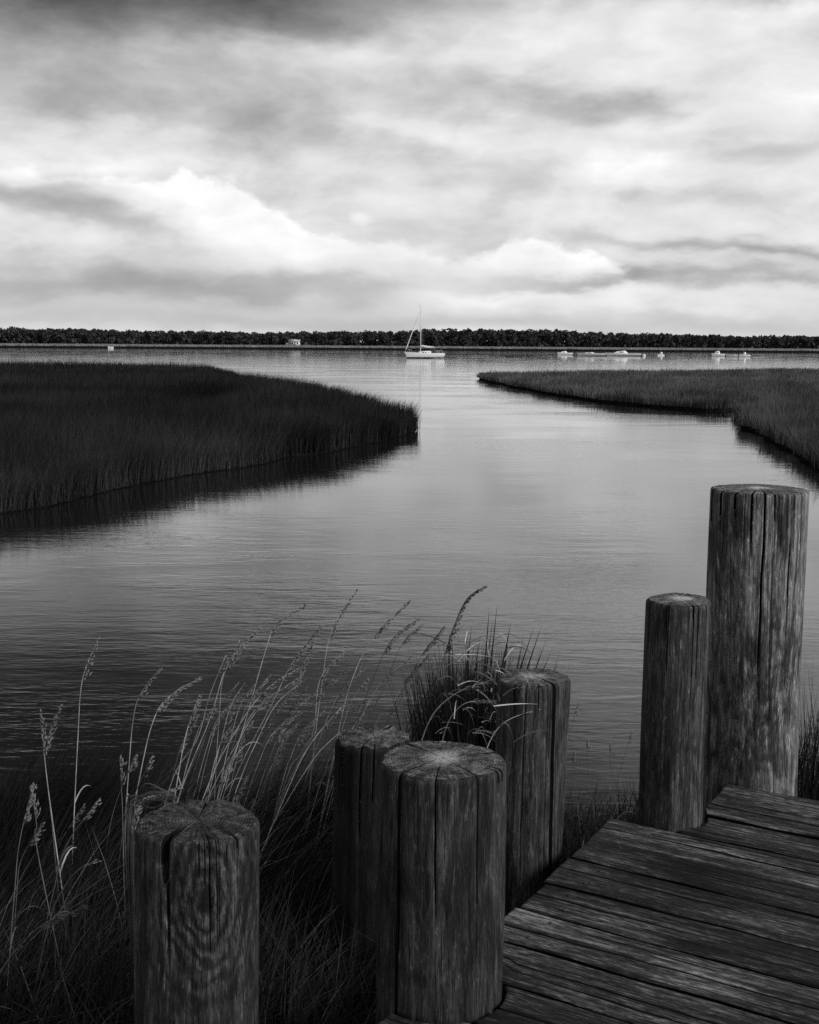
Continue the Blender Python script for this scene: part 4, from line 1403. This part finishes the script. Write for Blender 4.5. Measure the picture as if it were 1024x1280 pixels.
def curl(p0, ang, length, rise, drop, width, yaw=0.0, n=9):
    """a dry leaf that arches over: from p0 towards the right (ang in the picture plane of the bank)"""
    s_ = np.linspace(0, 1, n)
    hx = math.cos(ang) * length * s_ * (0.85 + 0.15 * s_)
    pts = np.asarray(p0) + np.stack([hx * math.cos(yaw), hx * math.sin(yaw), rise * np.sin(s_ * 2.2) - drop * s_ ** 3], 1)
    wv = width * (1 - s_ ** 2.2)[:, None] * np.array([[-math.sin(yaw) * 0.6, math.cos(yaw) * 0.6, 0.75]])
    return np.stack([pts - wv, pts + np.array([0, 0, width * 0.25]), pts + wv], 1)


base_l = tb_l
for i in range(110):
    pxx, pyy, dd = rng.uniform(540, 640), rng.uniform(800, 920), rng.uniform(4.05, 4.3)
    if i % 7 == 0:
        pxx, pyy, dd = rng.uniform(575, 650), rng.uniform(835, 935), rng.uniform(3.5, 3.6)
    mb = MB()
    mb.grid(curl(at_depth(pxx, pyy, dd) - base_l, 0.0, rng.uniform(0.04, 0.17), rng.uniform(-0.01, 0.05), rng.uniform(-0.02, 0.11), rng.uniform(0.0010, 0.0028), rng.normal(0.0, 1.1) + (math.pi if rng.random() < 0.25 else 0)))
    mb.build('dry_leaf', M['stalk'] if rng.random() < 0.4 else M['stalk_dim'], tuft, smooth=True)
cb = at_depth(172, 1120, 2.95)
cz = float(bank_z(cb[0], cb[1]))
clump = empty('dry_grass_clump', (cb[0], cb[1], cz))
tag(clump, 'bent clump of dead grass arching over the knotted piling at left', 'grass clump')
for i in range(22):
    r0 = np.array([rng.normal(0, 0.015), rng.normal(0, 0.02), 0.0])
    a_ = at_depth(163 + rng.normal(0, 3), 1030 + rng.normal(0, 8), 2.95) - np.array([cb[0], cb[1], cz])
    b_ = at_depth(178 + rng.normal(0, 7), 998 + rng.normal(0, 6), 2.95) - np.array([cb[0], cb[1], cz])
    c_ = at_depth(205 + rng.normal(0, 10), 987 + abs(rng.normal(0, 7)), 2.93) - np.array([cb[0], cb[1], cz])
    d_ = at_depth(222 + rng.normal(0, 9), 996 + abs(rng.normal(0, 14)), 2.9) - np.array([cb[0], cb[1], cz])
    P_ = catmull([r0, r0 * 0.4 + a_ * 0.6, a_, b_, c_, d_], 5)
    s_ = np.linspace(0, 1, len(P_))[:, None]
    wv = rng.uniform(0.0012, 0.003) * (1 - s_ ** 2) * np.array([[0.5, 0.2, 0.8]])
    mb = MB()
    mb.grid(np.stack([P_ - wv, P_ + wv], 1))
    mb.build('leaf', M['stalk_dim'] if i % 3 == 0 else M['dull_leaf'], clump, smooth=True)


# ------------------------------------------------------------------ boats
def hull_mesh(L, B, fb, draft, bow_over=0.12, stern=0.8, n=26, m=9, z_cut=None):
    """lofted hull, bow at -x; returns grid (n,m,3) keel->sheer mirrored"""
    X = np.linspace(0, 1, n)
    G = []
    for t in X:
        hb = B / 2 * min(1.0, math.sin(math.pi * min(0.5, t * 0.62 + 0.0)) ** 0.8 * 1.05) if t < 0.8 else B / 2 * (1 - (1 - stern) * ((t - 0.8) / 0.2) ** 1.5)
        hb = max(hb, 0.02)
        sheer = fb * (1.0 + 0.28 * (1 - t) ** 2 + 0.03 * t)
        kd = -draft * math.sin(math.pi * min(1, 0.08 + t * 0.86)) ** 0.7
        row = []
        for k in range(m):
            a = k / (m - 1)
            y = hb * math.sin(a * math.pi / 2) ** 0.75
            z = kd + (sheer - kd) * a ** 1.35
            over = bow_over * L * (1 - a) * (1 - t) ** 3 - 0.035 * L * (1 - a) * t ** 6
            row.append((-L / 2 + t * L + over, y, z))
        G.append(row)
    return np.array(G)


def build_hull(L, B, fb, draft, mat, parent, name='hull', **kw):
    G = hull_mesh(L, B, fb, draft, **kw)
    mb = MB()
    mb.grid(G[:, ::-1])
    G2 = G * np.array([1, -1, 1])
    mb.grid(G2)
    st = np.concatenate([G[-1], G2[-1][::-1]])
    mb.grid(np.stack([G[-1], G2[-1]], 0))
    o = mb.build(name, mat, parent, smooth=True)
    mb = MB()
    top = np.stack([G[:, -1] + (0, 0, -0.03), (G[:, -1] + G2[:, -1]) / 2 + (0, 0, 0.02), G2[:, -1] + (0, 0, -0.03)], 1)
    mb.grid(top)
    mb.build('deck_top', mat, parent, smooth=True)
    return G


sp = on_level(530, 447.6)
SC = sp[1] / F_PX
yacht = empty('sailing_boat', (sp[0], sp[1], 0), 0.42)
tag(yacht, 'white sailing boat with bare mast moored in mid channel', 'sailing boat')
LY = 49 * SC * 1.08
build_hull(LY, 2.6, 0.95, 0.5, M['white'], yacht, bow_over=0.10, stern=0.72)
# dark waterline band hugging the hull
G = hull_mesh(LY * 1.004, 2.62, 0.95, 0.5, bow_over=0.10, stern=0.72)
band = []
for row in G:
    zc = row[:, 2]
    r0 = [np.interp(z_, zc, row[:, a]) for z_ in (-0.1, 0.2) for a in range(3)]
    band.append([(r0[0], r0[1] + 0.012, -0.1), (r0[3], r0[4] + 0.012, 0.2)])
band = np.array(band)
mb = MB()
mb.grid(band)
mb.grid((band * np.array([1, -1, 1]))[:, ::-1])
mb.build('waterline_stripe', M['boot'], yacht)
mb = MB()
cab = []
for t, wd, hgt_ in ((-1.3, 0.3, 0.05), (-1.0, 0.62, 0.32), (0.2, 0.85, 0.42), (1.3, 0.85, 0.45), (1.5, 0.83, 0.1)):
    cab.append([(t, -wd, 0.93), (t, -wd * 0.86, 0.93 + hgt_), (t, 0, 1.0 + hgt_), (t, wd * 0.86, 0.93 + hgt_), (t, wd, 0.93)])
mb.grid(np.array(cab))
cabin = mb.build('cabin', M['white'], yacht)
for x in (-0.5, 0.1, 0.7):
    mb = MB()
    mb.box((x, -0.80, 1.16), (0.38, 0.06, 0.13))
    mb.build('window', M['glass'], cabin)
mxm = (525.3 - 530) * SC
mtop = 3.1 + (428.2 - 384) * SC
mb = MB()
mb.tube([(mxm, 0, 0.9), (mxm, 0, 5), (mxm, 0, mtop)], [0.10, 0.095, 0.06], 8)
mast = mb.build('mast', M['alu'], yacht, smooth=True)
for z in (0.55,):
    mb = MB()
    zz_ = 0.9 + (mtop - 0.9) * z
    mb.tube([(mxm, -0.7, zz_), (mxm, 0.7, zz_)], 0.025, 5)
    mb.build('spreader', M['alu'], mast)
mb = MB()
mb.tube([(mxm, 0, mtop - 0.05), (mxm - 0.3, 0, mtop + 0.05), (mxm - 0.32, 0, mtop + 0.35)], 0.02, 4)
mb.build('wind_vane', M['dark'], mast)
bh = 3.1 - (434.0 - 428.2) * SC
mb = MB()
mb.tube([(mxm + 0.1, 0, bh + 0.12), (mxm + 1.6, 0, bh - 0.06), (mxm + 3.1, 0, bh)], [0.06, 0.06, 0.05], 7)
boom = mb.build('boom', M['alu'], yacht)
mb = MB()
q = np.linspace(0, 1, 9)
mb.tube(np.stack([mxm + 0.12 + q * 2.7, 0 * q, bh + 0.30 - 0.24 * q + 0.03 * np.sin(q * 20)], 1), 0.16 - 0.09 * q, 8)
mb.build('furled_mainsail', M['sail'], boom, smooth=True)
bow = np.array([-LY / 2 + 0.15, 0, 1.25])
mh = np.array([mxm, 0, mtop - 0.5])
mb = MB()
q = np.linspace(0, 1, 12)[:, None]
mb.tube(bow + (mh - bow) * q, np.interp(q[:, 0], [0, 0.06, 0.5, 0.9, 1], [0.02, 0.10, 0.085, 0.04, 0.015]), 7)
mb.build('furled_jib', M['sail'], yacht, smooth=True)
mb = MB()
mb.tube([(mxm, 0, mtop), (LY / 2 - 0.1, 0, 1.0)], 0.008, 4)
for s in (-1, 1):
    mb.tube([(mxm, 0, mtop - 0.2), (mxm, s * 0.7, 0.9 + (mtop - 0.9) * 0.55), (mxm + 0.1, s * 1.2, 1.0)], 0.008, 4)
mb.build('rigging', M['alu'], yacht)
mb = MB()
q = np.linspace(0, math.pi, 9)
arch = lambda x, hh_, ww: np.stack([np.full(9, x), -np.cos(q) * ww, 0.98 + np.sin(q) ** 0.7 * hh_], 1)
mb.grid(np.stack([arch(1.15, 0.42, 0.8), arch(1.5, 0.92, 0.95), arch(2.3, 0.95, 1.0)]))
mb.build('spray_hood', M['dark'], yacht, smooth=True)
mb = MB()
for s in (-1, 1):
    for x in (2.4, 3.0, 3.6):
        mb.tube([(x, s * 1.0, 0.95), (x, s * 1.0, 1.5)], 0.02, 4)
    mb.tube([(2.4, s, 1.5), (3.6, s * 1.0, 1.5)], 0.02, 4)
mb.tube([(3.6, -1, 1.5), (3.6, 1, 1.5)], 0.02, 4)
mb.build('stern_rail', M['alu'], yacht)
mb = MB()
for s in (-1, 1):
    mb.tube([(-2.9, s * 0.55, 1.1), (-3.0, s * 0.5, 1.65), (-3.75, 0, 1.75)], 0.02, 4)
mb.build('bow_rail', M['alu'], yacht)
mb = MB()
mb.box((LY / 2 - 0.05, 0, 0.2), (0.06, 0.5, 1.1))
mb.build('rudder', M['white'], yacht)


def motor_boat(px0, px1, ypx, label, hull='white', console=True, engine=True, cuddy=0.0, rot=0.0, fb=0.55, name='motor_boat', grp='small boats moored off the far shore'):
    p = on_level((px0 + px1) / 2, ypx)
    sc = p[1] / F_PX
    L = (px1 - px0) * sc
    r_ = empty(name, (p[0], p[1], 0), rot)
    tag(r_, label, 'motor boat' if engine else 'small boat', grp)
    B = min(2.4, L * 0.36)
    build_hull(L, B, fb, 0.3, M[hull], r_, bow_over=0.07, stern=0.85, n=18, m=7)
    if cuddy:
        mb = MB()
        rows_ = []
        for t, wd, h_ in ((-0.28, 0.35, 0.05), (-0.18, 0.6, 0.7), (0.05, 0.75, 1.0), (0.12, 0.75, 0.1)):
            wd *= B / 2
            rows_.append([(t * L, -wd, fb), (t * L, -wd * 0.85, fb + h_ * cuddy), (t * L, wd * 0.85, fb + h_ * cuddy), (t * L, wd, fb)])
        mb.grid(np.array(rows_))
        cb = mb.build('cabin', M[hull], r_)
        mb = MB()
        mb.box((-0.06 * L, -0.62 * B / 2 - 0.1, fb + 0.55 * cuddy), (0.12 * L, 0.05, 0.22 * cuddy))
        mb.build('window', M['glass'], cb)
    elif console:
        mb = MB()
        mb.box((0.05 * L, 0, fb + 0.30), (0.6, 0.7, 0.75), bev=0.1)
        cs = mb.build('console', M[hull], r_)
        mb = MB()
        mb.box((0.05 * L - 0.2, 0, fb + 0.82), (0.06, 0.62, 0.3))
        mb.build('windscreen', M['glass'], cs)
    if engine:
        mb = MB()
        mb.box((L / 2 + 0.18, 0, 0.75), (0.42, 0.38, 0.5), bev=0.08)
        mb.box((L / 2 + 0.14, 0, 0.2), (0.16, 0.14, 0.9))
        mb.build('outboard_motor', M['dark'], r_)
    return r_


motor_boat(696, 716, 443.6, 'small white boat with a dark bow cover, first of the moored row', cuddy=0.5, engine=True, rot=0.25)
motor_boat(721, 757, 445.0, 'long low white boat, second in the moored row', console=False, cuddy=0.35, engine=False, rot=-0.08, fb=0.62)
motor_boat(757, 801, 445.0, 'longest white boat with raised cabin amid the moored row', cuddy=0.75, engine=True, rot=0.05, fb=0.62)
motor_boat(821, 831, 444.6, 'tiny white boat with upright console after the long boats', console=True, engine=True, rot=0.5, fb=0.3)
motor_boat(855, 862, 445.3, 'tiny dark dinghy alone between the two groups of white boats', hull='greyhull', console=False, engine=True, rot=-0.4, fb=0.35)
motor_boat(889, 906, 445.2, 'white boat at the left end of the right hand group', cuddy=0.8, engine=True, rot=0.1, fb=0.6)
motor_boat(908, 922, 446.0, 'low white skiff in the middle of the right hand group', console=False, engine=True, rot=-0.2, fb=0.5)
motor_boat(922, 938, 446.0, 'white boat with console at the right end of the group', console=True, engine=True, rot=0.15, fb=0.5)
motor_boat(942, 955, 445.0, 'grey low boat just right of the last white group', hull='greyhull', console=False, engine=False, rot=0.1, fb=0.45)
motor_boat(135, 142, 435.8, 'tiny white boat beached on the far shore above the left marsh', console=False, engine=False, rot=0.3, fb=0.7)


def buoy(px, py, label):
    p = on_level(px, py)
    o_ = empty('mooring_buoy', (p[0], p[1], 0))
    tag(o_, label, 'buoy', 'mooring buoys')
    mb = MB()
    rr = np.array([0.02, 0.28, 0.42, 0.45, 0.36, 0.18, 0.08])
    zz_ = np.array([-0.25, -0.2, 0.0, 0.2, 0.4, 0.52, 0.56])
    mb.tube(np.stack([0 * rr, 0 * rr, zz_], 1), rr, 12)
    mb.build('float', M['white'], o_, smooth=True)
    mb = MB()
    mb.tube([(0, 0, 0.56), (0.08, 0, 0.68), (0, 0, 0.74), (-0.08, 0, 0.66), (0, 0, 0.56)], 0.02, 5)
    mb.build('ring', M['dark'], o_)


buoy(805, 445.2, 'white mooring buoy right of the longest white boat')

# ------------------------------------------------------------------ house on the far shore
hb = at_depth(368.5, 433, 688)
hs = 688 / F_PX
house = empty('white_house', (hb[0], hb[1], 0.85), -0.12)
tag(house, 'small white house at the foot of the woods across the water', 'house')
WX, WY, WH = 13.5 * hs * 0.95, 5.0, 2.3
mb = MB()
mb.box((0, 0, WH / 2), (WX, WY, WH))
wall = mb.build('wall', M['houseWall'], house)
mb = MB()
ov = 0.35
rz = 1.35
A = [(-WX / 2 - ov, -WY / 2 - ov, WH - 0.05), (WX / 2 + ov, -WY / 2 - ov, WH - 0.05), (WX / 2 + ov, 0, WH + rz), (-WX / 2 - ov, 0, WH + rz), (-WX / 2 - ov, WY / 2 + ov, WH - 0.05), (WX / 2 + ov, WY / 2 + ov, WH - 0.05)]
mb.add(A, [(0, 1, 2, 3), (3, 2, 5, 4), (0, 4, 5, 1)], [(0, 3, 4), (1, 5, 2)])
roof = mb.build('roof', M['roof'], house)
mb = MB()
mb.box((WX * 0.22, 0.4, WH + rz + 0.1), (0.5, 0.5, 1.1))
mb.build('chimney', M['bark'], roof)
for x in (-2.1, -0.7, 2.2):
    mb = MB()
    mb.box((x, -WY / 2 - 0.01, 1.3), (0.75, 0.06, 0.9))
    mb.build('window', M['glass'], wall)
mb = MB()
mb.box((0.8, -WY / 2 - 0.01, 1.0), (0.8, 0.06, 1.9))
mb.build('door', M['greyhull'], house)
mb = MB()
mb.box((-WX / 2 - 1.0, 0.3, 0.8), (2.0, 3.6, 1.6))
mb.build('side_wing', M['houseWall'], house)
